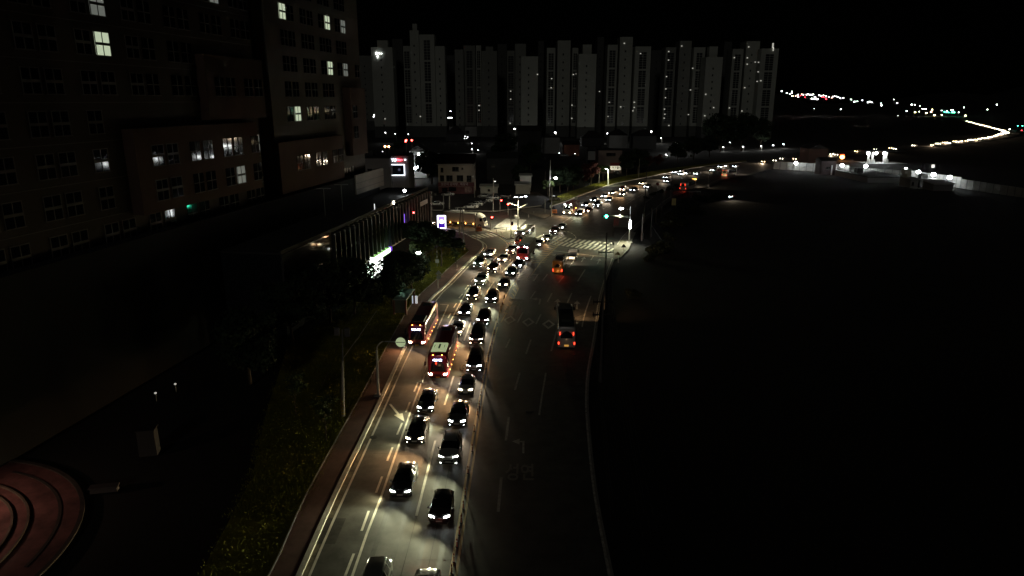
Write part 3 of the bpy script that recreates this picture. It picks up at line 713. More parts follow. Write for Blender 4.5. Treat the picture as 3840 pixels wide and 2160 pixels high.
add_lamp(lamp_data('minibus_rear_fill', 'SPOT', 26, (1, .45, .15), 150), (-4.9, 0, .5), (1, 0, .3), b5)  # unseen warm spot hung behind the minibus, aimed at its rear
b6 = place('coach', (.33, .30, .28), 2560, 713, 'coach with four red tail lights and an amber roof stripe driving away', 'coaches', 'cool', toward=False, lz=.3, rear=True, brake=2)
mb = MB()
for sy in (-1, 1): mb.box((-5.87, sy * .8, 2.6), (.06, .3, .16)); mb.box((-5.87, sy * .85, 2.15), (.06, .16, .3))
mb.build('tail_light', tail_on, b6)
mb = MB(); mb.box((5.2, -.6, 3.45), (.2, 1.6, .18)); mb.build('roof_lamp', amber_on, b6)
b7 = place('coach', (.6, .52, .36), 2716, 661, 'cream bus driving away on the far bend', 'coaches', 'cool', toward=False, lz=.3, rear=True, brake=2)
mb = MB()
for sy in (-1, 1): mb.box((-5.87, sy * .8, 2.9), (.06, .26, .14))
mb.build('tail_light', tail_on, b7)
add_lamp(lamp_data('bus_rear_fill', 'SPOT', 60, (1, .75, .45), 140), (-7.2, 0, .4), (1, 0, .35), b7)  # unseen spot hung behind the bus, aimed up at its rear
place('sedan', RED, 2690, 640, 'distant dark car with one red tail light beside the cream bus', 'cars driving away', 'cool', toward=False, rear=True, brake=1, lz=.7)
place('sedan', BLK, 2742, 737, 'dark car with lit headlights parked in the field right of the road', 'cars in the field', 'cool', h=R(-60), power=.25)
place('sedan', RED, 2708, 732, 'dark red unlit car parked in the field right of the road', 'cars in the field', lit=False, h=R(150))

# lorries
def lorry(name, label, front, a, L, W, H, cabL, cabH, cabcol, boxcol, zb, beam='cool', roofblack=False, deflector=False, lit=True, openbed=False):
    d = Vector((math.cos(a), math.sin(a), 0)); c = Vector((front.x, front.y, 0)) - d * L / 2
    t = empty(name, c, a, label, 'lorry', 'lorries'); f = L / 2
    cm = M(name + '_' + 'cab_paint_%.2f_%.2f' % (cabcol[0], cabcol[1]), cabcol, .35, coat=.5); bm = M('box_paint_%.2f_%.2f' % (boxcol[0], boxcol[1]), boxcol, .55)
    st = [(0, W * .46, .45, 1.2, cabH * .50, W * .42, ''), (.08, W * .495, .38, 1.3, cabH * .55, W * .45, ''), (.16, W * .5, .38, 1.3, cabH * .56, W * .45, 'w'), (.55, W * .5, .38, 1.4, cabH - .12, W * .42, ''), (.8, W * .5, .38, 1.4, cabH, W * .43, ''), (cabL, W * .5, .45, 1.4, cabH, W * .43, '')]
    ring = lambda s: [(0, s[2]), (s[1], s[2]), (s[1], max(s[2] + .3, min(s[3], s[4] - .1))), (s[1] * .98, s[4] - .06), (s[5], s[4]), (0, s[4] + .03)]
    body, _ = loft([(s[0] + L / 2 - f, *s[1:]) for s in st], ring, lambda s, j: False)
    body.v = [(x - L / 2 + st[-1][0] / 2 + (L - st[-1][0]) / 2 + 0, y, z) for x, y, z in body.v] if False else body.v
    dx = f - max(p[0] for p in body.v); body.v = [(x + dx, y, z) for x, y, z in body.v]
    cab = body.build('cab', cm, t, 35)
    mb = MB(); z0, z1 = cabH * .56, cabH - .22
    mb.add([(f - .13, -W * .43, z0 + .02), (f - .13, W * .43, z0 + .02), (f - .47, W * .39, z1), (f - .47, -W * .39, z1), (f - .3, -W * .43, z0), (f - .3, W * .43, z0), (f - .6, W * .39, z1), (f - .6, -W * .39, z1)], [(0, 1, 2, 3), (1, 5, 6, 2), (4, 0, 3, 7), (3, 2, 6, 7)])
    mb.build('windscreen', glass, cab)
    for sy in (-1, 1):
        mb = MB(); mb.box((f - .95, sy * W * .497, (z0 + z1) / 2), (.75, .05, (z1 - z0) * .8)); mb.build('side_window', glass, cab)
        mb = MB(); mb.tube([(f - .2, sy * W * .5, z1), (f + .12, sy * (W * .5 + .22), z1)], .03, 6); mb.box((f + .1, sy * (W * .5 + .24), z1 - .35), (.1, .2, .6)); mb.build('wing_mirror', dark_plastic, cab)
    mb = MB()
    for k in range(4): mb.box((f + .01, 0, .85 + k * .14), (.05, W * .56, .06))
    mb.build('grille', dark_plastic, cab)
    mb = MB(); mb.box((f + .03, 0, .5), (.12, W * .92, .22)); mb.build('bumper', cm, cab)
    for sy in (-1, 1):
        mb = MB(); mb.box((f + .05, sy * W * .38, .78), (.1, .36, .24), 0, .9); hl = mb.build('headlight', LENS[beam] if lit else chrome, t)
        if lit: add_lamp(SPOT[beam], (f + .2, sy * W * .38, .78), (1, -.58, -.12), hl).scale = (4.4, 1, 1)
    if deflector:
        mb = MB(); st2 = [(-cabL + .1, W * .46, cabH + 1.0), (-cabL * .6, W * .44, cabH + .85), (-cabL * .3, W * .4, cabH + .45), (-.35, W * .34, cabH + .05)]
        vs = []; n = 7
        for x, w_, z in st2:
            for k in range(n):
                th = math.pi * k / (n - 1); vs.append((f + x, w_ * math.cos(th), cabH + (z - cabH) * min(1, 1.25 * math.sin(th))))
        fs = [(i * n + k, i * n + k + 1, (i + 1) * n + k + 1, (i + 1) * n + k) for i in range(3) for k in range(n - 1)] + [tuple(range(n))]
        mb.add(vs, fs); mb.build('wind_deflector', cm, cab, 60)
    bx0 = f - cabL - .25; bl = L - cabL - .25
    if not openbed:
        mb = MB(); mb.box((bx0 - bl / 2, 0, zb + (H - zb) / 2), (bl, W, H - zb)); bo = mb.build('cargo_box', bm, t)
        mb = MB()
        for sy in (-1, 1):
            mb.box((bx0 - bl / 2, sy * (W / 2 + .012), H - .05), (bl, .03, .1)); mb.box((bx0 - bl / 2, sy * (W / 2 + .012), zb + .06), (bl, .03, .14))
            mb.box((bx0 - .06, sy * (W / 2 + .012), (H + zb) / 2), (.1, .03, H - zb - .22)); mb.box((bx0 - bl + .06, sy * (W / 2 + .012), (H + zb) / 2), (.1, .03, H - zb - .22))
        mb.build('box_trim', M('box_trim', (.25, .25, .24), .5, .3), bo)
        if roofblack:
            mb = MB()
            for k in range(3): mb.box((bx0 - bl * (k + .5) / 3, 0, H + .03), (bl / 3 - .12, W * .94, .05))
            mb.build('roof_cover', M('tarpaulin', (.03, .05, .035), .7), bo)
    mb = MB(); mb.box((-.2, 0, .8), (L - 1.2, .8, .28)); mb.build('chassis', black_steel, t)
    add_wheels(t, L, [f - 1.3 if L > 6 else f - .9, -f + 1.5] + ([-f + 2.7, f - 2.9] if L > 9 else []), W / 2, .5 if W > 2.2 else .36, .3)
    return t
def rlamp(t, pts, mat, name='marker_lamp', r=.11):
    for p in pts: mb = MB(); mb.ball(p, r); mb.build(name, mat, t)
p = V(1959, 967, .78); lr = lorry('red_lorry', 'red cab lorry with a dark covered cargo box in the lane by the median', p, heading(p), 9.0, 2.45, 3.5, 2.0, 3.0, (.30, .015, .02), (.035, .045, .035), 1.1, 'cool', True)
rlamp(lr, [(4.2, -.95, 3.0), (4.2, .95, 3.0), (3.9, .3, 3.1)], lamp_white, r=.1)
p1, p2 = V(1822, 853), V(1677, 843); ab = math.atan2(p1.y - p2.y, p1.x - p2.x)
lw = lorry('box_lorry', 'long white box lorry with a rounded cab roof crossing on the side street', p1, ab, 12.0, 2.45, 3.7, 2.3, 2.9, (.62, .62, .52), (.55, .54, .47), 1.15, 'warm', deflector=True, lit=False)
rlamp(lw, [(2.9, -1.25, 1.0), (.6, -1.25, 1.0), (-1.6, -1.25, 1.0), (-3.9, -1.25, 1.0)], amber_on, r=.13)
mb = MB()
for sy in (-1, 1): mb.box((6.05, sy * .85, .8), (.1, .3, .2))
mb.build('headlight', M('sidelight', (.8, .8, .7), .3, emit=(1, .85, .5), es=3), lw)
for k in range(4): add_lamp(lamp_data('marker_glow', 'POINT', 14, (1, .42, .12), rad=.1), (2.9 - 2.3 * k, -1.5, .9), parent=lw)
p = V(2126, 797, .78); lc = lorry('crane_lorry', 'white cab lorry carrying a red lattice load just beyond the junction', p, heading(p), 9.5, 2.45, 1.4, 2.0, 3.0, (.5, .48, .42), (.3, .03, .02), 1.1, 'warm', openbed=True)
rlamp(lc, [(4.0, -.95, 3.15), (4.0, .95, 3.15), (4.3, -.5, 2.6), (4.3, .6, 2.4)], lamp_white, r=.13)
mb = MB()
for x in (2.2, .5, -1.2, -2.9, -4.4):
    mb.tube([(x, -1.1, 1.2), (x, -1.1, 3.3)], .05, 5); mb.tube([(x, 1.1, 1.2), (x, 1.1, 3.3)], .05, 5); mb.tube([(x, -1.1, 3.3), (x, 1.1, 3.3)], .05, 5)
for z in (1.3, 2, 2.7, 3.3):
    for y in (-1.1, 1.1): mb.tube([(2.2, y, z), (-4.5, y, z)], .05, 5)
for k in range(4):
    for y in (-1.1, 1.1): mb.tube([(2.2 - 1.7 * k, y, 1.3), (.5 - 1.7 * k, y, 3.3)], .04, 5)
mb.build('lattice_load', M('red_steel', (.28, .03, .02), .6), lc)
mb = MB(); mb.box((-1.3, 0, 1.05), (6.8, 2.4, .2)); mb.build('bed', M('bed_red', (.25, .05, .03), .6), lc)
mb = MB(); mb.ball((-.4, 1.25, 1.5), .12); mb.build('marker_lamp', amber_on, lc)
p = V(2332, 711, .7); ls = lorry('small_red_lorry', 'small red lorry with a loaded open bed in the far queue', p, heading(p), 5.2, 1.75, 1.4, 1.6, 2.0, (.25, .02, .015), (.2, .2, .2), .8, 'warm', openbed=True)
mb = MB(); mb.box((-.9, 0, .85), (3.1, 1.7, .2)); mb.box((-.9, .84, 1.1), (3.1, .05, .4)); mb.box((-.9, -.84, 1.1), (3.1, .05, .4)); mb.box((-.7, .1, 1.2), (2, 1.1, .5), .1, .8); mb.build('bed', M('bed_grey', (.2, .2, .2), .6), ls)
p = V(2139, 979, .3); a = heading(p, False); d = Vector((math.cos(a), math.sin(a), 0)); q = p + d * 5.1
lp = lorry('small_white_lorry', 'small white pickup lorry with an empty dark bed waiting at the stop line', q, a, 5.1, 1.75, 1.4, 1.6, 2.0, (.65, .63, .58), (.6, .6, .55), .8, 'warm', openbed=True)
mb = MB(); mb.box((-.85, 0, .8), (3.2, 1.7, .12)); mb.box((-.85, .84, 1.05), (3.2, .05, .42)); mb.box((-.85, -.84, 1.05), (3.2, .05, .42)); mb.box((-2.44, 0, 1.0), (.05, 1.7, .45)); mb.build('bed', M('bed_white', (.6, .58, .52), .5), lp)
mb = MB(); mb.box((-.85, 0, .88), (3.1, 1.6, .03)); mb.build('bed_floor', rubber, lp)
mb = MB()
for k in range(5): mb.box((.7, -.6 + .3 * k, 1.75), (.06, .06, .7))
mb.box((.7, 0, 2.1), (.08, 1.5, .1)); mb.build('rack', M('bed_white', (.6, .6, .55)), lp)
add_lamp(lamp_data('lorry_rear_fill', 'SPOT', 40, (1, .7, .3), 150), (-3.4, 0, .6), (1, 0, .25), lp)  # unseen warm spot hung behind the lorry, aimed at its bed

# cars standing in the lot and on the side street
PG = 'cars parked in the lot'; aL = R(178)
for u, v, col, k, lab, h in [
 (1637, 764, WHT, 'sedan', 'white sedan standing alone at the left of the lot', 178),
 (1765, 775, WHT, 'sedan', 'white sedan nearest the street in the slanting row of the lot', 178),
 (1783, 766, WHT, 'sedan', 'white sedan second in the slanting row of the lot', 178),
 (1801, 757, BLK, 'sedan', 'black sedan third in the slanting row of the lot', 178),
 (1821, 752, WHT, 'sedan', 'white sedan between the black one and the pole in the lot', 178),
 (1846, 744, WHT, 'suv', 'white sport utility car right behind the lamp pole in the lot', 178),
 (1815, 735, SIL, 'sedan', 'grey white sedan beside the small white shed in the lot', 178),
 (1858, 735, GRY, 'sedan', 'dark grey car at the far end of the row in the lot', 178),
 (1892, 738, (.03, .01, .01), 'suv', 'very dark maroon car in front of the green fence', 178),
 (1678, 729, WHT, 'sedan', 'white sedan parked under the restaurant windows', 178),
 (1617, 728, GRY, 'sedan', 'dim grey car left of the restaurant', 150),
 (1945, 746, GRY, 'suv', 'dim grey car behind the junction light mast', 200),
 (1712, 793, WHT, 'suv', 'white sport utility car whose roof shows above the box lorry', 180),
 (2122, 744, SIL, 'hatchback', 'pale car behind the round road sign beyond the crane lorry', 30)]:
    place(k, col, u, v, lab, PG, lit=False, h=R(h), xy=tuple(V(u, v, .5).xy + Vector((-2.3, 0))), fog=False)
place('suv', DGR, 1628, 836, 'dark car with warm headlights waiting behind the lit advertising panel', 'cars on the side street', 'warm', h=ab, power=.6, lz=.8)
place('sedan', GRY, 1575, 832, 'dim dark car behind the one at the advertising panel', 'cars on the side street', lit=False, h=ab)
for i, (u, v) in enumerate([(2025, 588), (2130, 586), (2165, 585), (2500, 592), (2590, 588), (2305, 651)]):
    place('suv' if i % 2 else 'sedan', [WHT, SIL, GRY][i % 3], u, v, ['pale car near the village street lamps', 'dim car at the tall black house lane', 'dark car beside the brick red walled house', 'dim car right under the close pair of village lamps', 'pale car at the right end of the village', 'dark car below the lit board of the reddish building'][i], 'cars parked in the village', lit=False, h=R(20 * i), xy=tuple(V(u, v).xy))
def drop(o):
    for c in [x for x in bpy.data.objects if x.parent == o]: drop(c)
    bpy.data.objects.remove(o)
for k in list(PROTO.values()): drop(k)

# very distant queue: every car a thing with its two headlights
FQ = 'queue of headlights on the distant road'
far_pts = [(2870, 605), (2913, 601), (2937, 594), (2987, 595), (3124, 577), (3141, 579), (3216, 567), (3288, 560), (3296, 561), (3345, 555), (3361, 557), (3430, 545),
           (3500, 543), (3518, 538), (3526, 538), (3543, 534), (3552, 534), (3563, 536), (3583, 530), (3595, 531), (3608, 529), (3628, 528), (3638, 524), (3650, 524), (3664, 523),
           (3676, 520), (3690, 518), (3702, 518), (3711, 514), (3718, 513), (3725, 511), (3730, 509), (3737, 507), (3742, 505), (3748, 502), (3753, 500), (3757, 503), (3761, 498), (3765, 500), (3770, 497), (3774, 495), (3777, 497), (3764, 493), (3757, 491)]
for k in range(17): far_pts.append((3624 + k * 8.8 + random.uniform(-1.5, 1.5), 455 + k * 2.2 + random.uniform(-.8, .8)))
body_me = MB().box((0, 0, .55), (4.4, 1.8, .7)).box((-.3, 0, 1.15), (2.4, 1.5, .55), 0, .8).mesh('far_car_body')
body_me.materials.append(M('far_car_paint', (.05, .05, .05), .5))
lens_me = {}
for s in (.3,):
    lens_me[s] = MB().ball((0, 0, 0), .24, .8, 8, 5).mesh('far_lens')
far_w = [M('far_headlight', (.9, .9, .9), .4, emit=(1, .88, .66), es=16), M('far_headlight_warm', (.9, .9, .9), .4, emit=(1, .70, .36), es=15)]
fq_spot = lamp_data('far_beam', 'SPOT', 2500, (1, .75, .5), 140, .9, .3)
for i, (u, v) in enumerate(far_pts):
    p = V(u, v, .8); D = p.length; a = heading(p) if v > 500 else math.atan2(-p.y, -p.x)
    if i < len(far_pts) and v <= 500: a = math.atan2(-p.y, -p.x) + .3
    t = empty('car', (p.x, p.y, 0), a, 'distant car on the far road reduced to a pair of headlights', 'car', FQ)
    link('body', body_me, t)
    sc = min(2.2, max(1, D / 420))
    for sy in (-1, 1):
        h = link('headlight', lens_me[.3].copy() if False else lens_me[.3], t); h.location = (2.25, sy * .75, .8); h.scale = (.5, sc, sc)
        if not lens_me[.3].materials: lens_me[.3].materials.append(far_w[0])
        if i % 3 == 0: h.material_slots[0].link = 'OBJECT'; h.material_slots[0].material = far_w[1]
    if i % 4 == 0 and v > 490: add_lamp(fq_spot, (2.6, 0, 1), (1, 0, -.1), t)
# ---------------------------------------------------------------- the tall tower and the shop block on the left
def frame_of(A, B):
    a = Vector((A[0], A[1])); b = Vector((B[0], B[1])); d = (b - a).normalized()
    return a, d, Vector((d.y, -d.x)), (b - a).length
wallw = M('tower_wall', (.17, .15, .13), .9, noise=.12, nscale=.15)
wallb = M('tower_brick', (.10, .058, .04), .9, noise=.15, nscale=.2)
wallg = M('tower_slot', (.05, .045, .042), .9)
winm = M('window_dark', (.012, .013, .015), .05)
framem = M('window_frame', (.13, .12, .11), .6)
win_lit = M('window_lit', (.5, .5, .45), .5, emit=(.82, .95, .66), es=.55)
win_dim = M('window_dim', (.4, .4, .4), .5, emit=(.7, .75, .65), es=.16)
pA, pB = V(1000, 740, 17.5), V(1371, 640, 17.5)
ta, td, tn, tl = frame_of(pA, pB)
T0 = ta - td * 75; TL = tl + 75          # from far left, beyond the frame, to the right corner
tower = empty('apartment_tower', (T0.x, T0.y, 0), math.atan2(td.y, td.x), 'tall dark apartment tower filling the left edge, a few windows lit', 'building')
# local frame: x along the facade, y towards the back (-normal), z up
def tloc(u, v, off=0):
    """facade coordinate of the sight line through a pixel"""
    x = (u - 1920) / FPX; y = -(v - 1080) / FPX; d = Vector((x, CP + y * SP, -SP + y * CP))
    o = T0 + tn * off; dn = Vector((d.x, d.y)).dot(tn); t = o.dot(tn) / dn
    p = Vector((d.x * t, d.y * t)); return (p - T0).dot(td), CAM_H + d.z * t
def tb(mb, x0, x1, y0, y1, z0, z1): return mb.box(((x0 + x1) / 2, (y0 + y1) / 2, (z0 + z1) / 2), (x1 - x0, y1 - y0, z1 - z0))
TOP = 66
xs_slot0, xs_slot1 = tloc(953, 300)[0], tloc(1010, 300)[0]
mb = MB(); tb(mb, -14, xs_slot0, 0, 16, 0, TOP); mb.build('wall', M('tower_wall_brown_shaded', (.07, .055, .042), .9, noise=.2, nscale=.15), tower)  # brown left wing, darkened in its colour for the weaker light there
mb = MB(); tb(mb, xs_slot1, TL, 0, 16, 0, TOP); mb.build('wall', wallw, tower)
mb = MB(); tb(mb, xs_slot0 - .01, xs_slot1 + .01, 2.2, 15.9, 0, TOP - .4); mb.build('recess_wall', wallg, tower)
bays = []
def bay(u0, u1, v0, v1, dep, mat):
    x0 = tloc(u0, (v0 + v1) / 2, dep)[0]; x1 = tloc(u1, (v0 + v1) / 2, dep)[0]
    z1 = tloc((u0 + u1) / 2, v0, dep)[1]; z0 = tloc((u0 + u1) / 2, v1, dep)[1]
    z0 = max(z0, .2); mb = MB(); tb(mb, x0, x1, -dep, .1, z0, z1); mb.build('projecting_bay', mat, tower); bays.append((x0, x1, z0, z1, dep))
    return x0, x1, z0, z1
bay(775, 990, 215, 446, 1.3, wallb)
bay(1050, 1290, 520, 700, 1.1, wallb)
bay(1318, 1374, 330, 580, 1.6, wallb)
bay(515, 975, 470, 760, 1.5, wallb)
wm = MB(); wm.box((0, .01, 0), (2.2, .1, 2.5)); wme = wm.mesh('window')
fm = MB(); fm.box((0, -.07, 0), (2.26, .06, .3)).box((0, -.07, 0), (.08, .06, 2.5)).box((0, -.07, 1.27), (2.36, .08, .1)).box((0, -.07, -1.27), (2.46, .14, .1)).box((-1.12, -.07, 0), (.08, .06, 2.5)).box((1.12, -.07, 0), (.08, .06, 2.5)); fme = fm.mesh('window_frame')
xr = tloc(1287, 300)[0]; PP = 7.75; cand = []
z_first = tloc(1080, 48)[1]
rows = [z_first + 4.2 * k for k in range(-9, 3)]
for r, z in enumerate(rows):
    k = 0
    while True:
        xc = xr - PP * k; k += 1
        if xc < -6: break
        if xs_slot0 - 2.2 < xc < xs_slot1 + 2.2: continue
        for s in (-1.45, 1.45):
            x = xc + s
            if x > TL - 1.4 or z < 4: continue
            dep = 0
            for b in bays:
                if b[0] - .2 < x - 1.1 and x + 1.1 < b[1] + .2 and b[2] - .3 < z - 1.3 and z + 1.3 < b[3] + .3: dep = b[4]
                elif b[0] - 1.3 < x < b[1] + 1.3 and b[2] - 1.5 < z < b[3] + 1.5: dep = -1 if dep == 0 else dep
            if dep == -1: continue
            cand.append((x, z, dep))
cand.append((TL - 1.9, rows[7], 0))
lit_px = [(415, 135, 2), (1063, 48, 2), (820, 8, 1), (418, 42, 1), (1244, 85, 2), (1283, 92, 1), (1308, 226, 1), (1248, 293, 2), (1121, 475, 2), (876, 690, 1), (965, 462, 1)]
lit = {}
for u, v, s in lit_px:
    x, z = tloc(u, v); i = min(range(len(cand)), key=lambda i: (cand[i][0] - x) ** 2 + (cand[i][1] - z) ** 2); lit[i] = s
cp = [(T0 + td * x - Vector((0, 0)), z) for x, z, d in cand]
order = sorted(range(len(cand)), key=lambda i: (i not in lit, (T0 + td * cand[i][0]).length))
vis = [i for i in order if (T0 + td * cand[i][0]).y > 60]
keep = vis[:94]; rest = [i for i in order if i not in keep]
for i in keep:
    x, z, dep = cand[i]; wo = link('window', wme, tower); wo.location = (x, -.03 - dep, z)
    if not wme.materials: wme.materials.append(winm)
    if i in lit: wo.material_slots[0].link = 'OBJECT'; wo.material_slots[0].material = win_lit if lit[i] == 2 else win_dim
    fo = link('frame', fme, wo)
    if not fme.materials: fme.materials.append(framem)
rm = MB()
for i in rest: rm.box((cand[i][0], -.02 - cand[i][2], cand[i][1]), (2.2, .1, 2.5))
tag(rm.build('windows', winm, tower), kind='stuff')
rm = MB()
for i in rest:
    x, z, dep = cand[i]
    rm.box((x, -.1 - dep, z), (2.26, .06, .1)); rm.box((x, -.1 - dep, z), (.08, .06, 2.5)); rm.box((x, -.12 - dep, z - 1.3), (2.46, .14, .1))
tag(rm.build('window_frames', framem, tower), kind='stuff')
rm = MB()
for z in rows: tb(rm, xs_slot1, TL, -.06, 0.0, z - 2.13, z - 2.05); tb(rm, -14, xs_slot0, -.06, 0.0, z - 2.13, z - 2.05)
rm.build('floor_band', framem, tower)
# small warm and green shimmers: lights reflected in the lower windows (lamps seen in the glass come from real lamps)
# podium in front of the tower
pod = empty('podium_block', (T0.x, T0.y, 0), math.atan2(td.y, td.x), 'dark podium at the foot of the tower, pale at its far end', 'building')
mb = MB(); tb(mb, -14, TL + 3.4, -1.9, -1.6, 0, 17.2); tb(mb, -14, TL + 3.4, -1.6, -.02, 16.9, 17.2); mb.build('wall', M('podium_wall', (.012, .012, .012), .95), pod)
mb = MB(); tb(mb, tloc(1333, 660, 2.2)[0], tloc(1437, 640, 2.2)[0], -2.25, -1.92, 13.6, 17.7); mb.build('parapet', M('podium_stone', (.22, .19, .15), .6, noise=.15, nscale=.4), pod)
mb = MB()
for z in (14.6, 15.9): tb(mb, tloc(1333, 660, 2.2)[0], tloc(1437, 640, 2.2)[0], -2.29, -2.26, z, z + .06)
mb.build('panel_joint', wallg, pod)
# low glass block with upright fins
HB = 12.3
bA, bB = V(1055, 949, HB), V(1603, 706, HB)
ba, bd, bn, bl = frame_of(bA, bB)
shop = empty('shop_building', (ba.x, ba.y, 0), math.atan2(bd.y, bd.x), 'low shop building with a black flat roof and upright fins over dark glass', 'building')
mb = MB(); tb(mb, 0, bl, .2, 10, 0, HB - .25); mb.build('wall', M('curtain_glass', (.02, .023, .025), .1, .0, coat=.4), shop)
mb = MB(); tb(mb, -.2, bl + .2, 0.0, 10.2, HB - .24, HB); tb(mb, -.2, bl + .2, -.05, .25, HB + .01, HB + .35); mb.build('roof', M('roof_membrane', (.035, .035, .035), .85, noise=.3, nscale=.3), shop)
def bloc(u, v):
    x = (u - 1920) / FPX; y = -(v - 1080) / FPX; d = Vector((x, CP + y * SP, -SP + y * CP))
    t = ba.dot(bn) / Vector((d.x, d.y)).dot(bn); p = Vector((d.x * t, d.y * t)); return (p - ba).dot(bd), CAM_H + d.z * t
f0 = bloc(1243, 880)[0]
mb = MB(); tb(mb, 0, f0 - .3, -.12, .18, 3.9, HB - .26); mb.build('cladding', M('cladding', (.07, .068, .065), .05, .0), shop)
mb = MB()
for z in (6.0, 8.4, 10.4): tb(mb, 0, f0 - .3, -.135, -.121, z, z + .05)
mb.build('cladding_joint', wallg, shop)
finm = M('fin', (.5, .48, .45), .45, .1); nf = 28
fin_me = MB().box((0, -.35, 0), (.3, .6, HB - 4.6)).mesh('fin'); fin_me.materials.append(M('fin_black', (.03, .03, .03), .5))
for k in range(nf):
    x = f0 + (bl - f0 - .2) * (k / (nf - 1)); o = link('fin', fin_me, shop); o.location = (x, 0, 3.9 + (HB - 4.4) / 2)
panelm = MB().box((0, -.02, 0), (1.25, .12, HB - 4.8)).mesh('spandrel_panel'); panelm.materials.append(M('spandrel', (.6, .58, .54), .4, .1))
for k in range(nf - 1):
    x = f0 + (bl - f0 - .2) * ((k + .5) / (nf - 1)); o = link('spandrel_panel', panelm, shop); o.location = (x, .1, 3.9 + (HB - 4.4) / 2)
mb = MB(); tb(mb, f0, bl, -.2, .3, 3.6, 3.9); tb(mb, f0, bl, .0, .3, 8.0, 8.35); mb.build('ledge', finm, shop)
# convenience store front (lit)
s0, s1 = bloc(1368, 1000)[0], bloc(1432, 975)[0]
green_lit = M('store_light', (.8, .9, .8), .5, emit=(.75, 1, .78), es=3.2)
white_lit = M('store_white', (.9, .9, .9), .5, emit=(.95, 1, .93), es=7)
for k in range(5):
    a = s0 + (s1 - s0) * k / 5; mb = MB(); tb(mb, a + .12, a + (s1 - s0) / 5 - .1, -.2, -.1, .25 if k else 1.0, 3.1); mb.build('shop_window', green_lit if k < 2 else white_lit, shop)
mb = MB(); tb(mb, s0 + (s1 - s0) * .3, s1 + 3, -.8, -.1, 3.3, 4.1); so = mb.build('shop_sign', white_lit, shop)
mb = MB(); tb(mb, s1 + 3.02, s1 + 4.2, -.8, -.1, 3.3, 4.1); mb.build('sign_end', M('sign_violet', (.2, .05, .6), .5, emit=(.25, .08, 1), es=.8), shop)
mb = MB(); tb(mb, s0 + (s1 - s0) * .3, s1 + 3, -.82, -.08, 4.1, 4.22); tb(mb, s0 + (s1 - s0) * .3, s1 + 3, -.82, -.08, 3.16, 3.3); mb.build('sign_edge', M('sign_green', (.1, .6, .1), .5, emit=(.5, 1, .3), es=.7), shop)
mb = MB()
for k in range(6):
    a = s0 + (s1 - s0) * k / 5; tb(mb, a - .05, a + .07, -.3, -.1, .1, 3.2)
mb.build('shop_mullion', black_steel, shop)
pm = ba + bd * ((s0 + s1) / 2) + bn * 1.6
add_lamp(lamp_data('store_glow', 'AREA', 420, (.72, 1, .75), rad=2), (pm.x, pm.y, 2.9), (bn.x, bn.y, -.9)).data.size = 4
pm = ba + bd * (s1 + 1) + bn * 1.6
add_lamp(lamp_data('store_sign_glow', 'POINT', 45, (.6, 1, .7), rad=.5), (pm.x, pm.y, 4.6))
pm = ba + bd * (s0 - 5) + bn * 2.2
add_lamp(lamp_data('store_side_glow', 'POINT', 14, (.5, 1, .6), rad=.6), (pm.x, pm.y, 2.6))
# lit glowing things behind the fins
for u, v, w_, h_, m_ in [(1517, 826, 1.6, 3.0, M('violet_lit', (.2, .1, .8), .5, emit=(.28, .14, 1), es=1.1)), (1472, 760, .4, .6, lamp_warm), (1322, 920, .25, 1.6, M('dim_white', (.5, .5, .5), .5, emit=(1, .95, .85), es=1.6)), (1400, 775, .2, 1.1, M('dim_white2', (.5, .5, .5), .5, emit=(1, 1, .95), es=1.1))]:
    x, z = bloc(u, v); mb = MB(); tb(mb, x - w_ / 2, x + w_ / 2, -.28, -.2, z - h_ / 2, z + h_ / 2); mb.build('lit_window', m_, shop)
x, z = bloc(1576, 760); mb = MB(); tb(mb, x - 3, x + 3, -.9, -.8, z - .5, z + .5); so = mb.build('fascia_sign', M('pale_sign', (.45, .4, .38), .5), shop)
x, z = bloc(1535, 797); mb = MB(); mb.ball((x, -1, z), .2); mb.build('red_lamp', M('red_lamp', (.8, .1, .1), .5, emit=(1, .05, .05), es=20), shop)
# roof lamp
p = V(1517, 716, HB + 1.2); t = empty('roof_lamp', (p.x, p.y, HB), 0, 'small bright white lamp on the black roof of the shop building', 'lamp')
mb = MB(); mb.tube([(0, 0, 0), (0, 0, 1.1)], .05); mb.build('post', black_steel, t); mb = MB(); mb.ball((0, 0, 1.25), .3); mb.build('bulb', lamp_white, t)
add_lamp(lamp_data('roof_glow', 'POINT', 120, (.95, 1, 1), rad=.3), (0, 0, 1.7), parent=t)
for u, v, z0, lab in [(1213, 708, HB, 'thin double headed mast on the shop roof, left one'), (1279, 693, HB, 'thin mast on the shop roof, right of the double headed one')]:
    p = V(u, v, HB + 5); t = empty('roof_mast', (p.x, p.y, HB), 0, lab, 'mast')
    mb = MB(); mb.tube([(0, 0, 0), (0, 0, 5)], .07); mb.build('pole', galv, t); mb = MB(); mb.box((-.7, 0, 5.05), (1.2, .3, .1)); mb.box((.7, 0, 5.05), (1.2, .3, .1)); mb.build('head', galv, t)

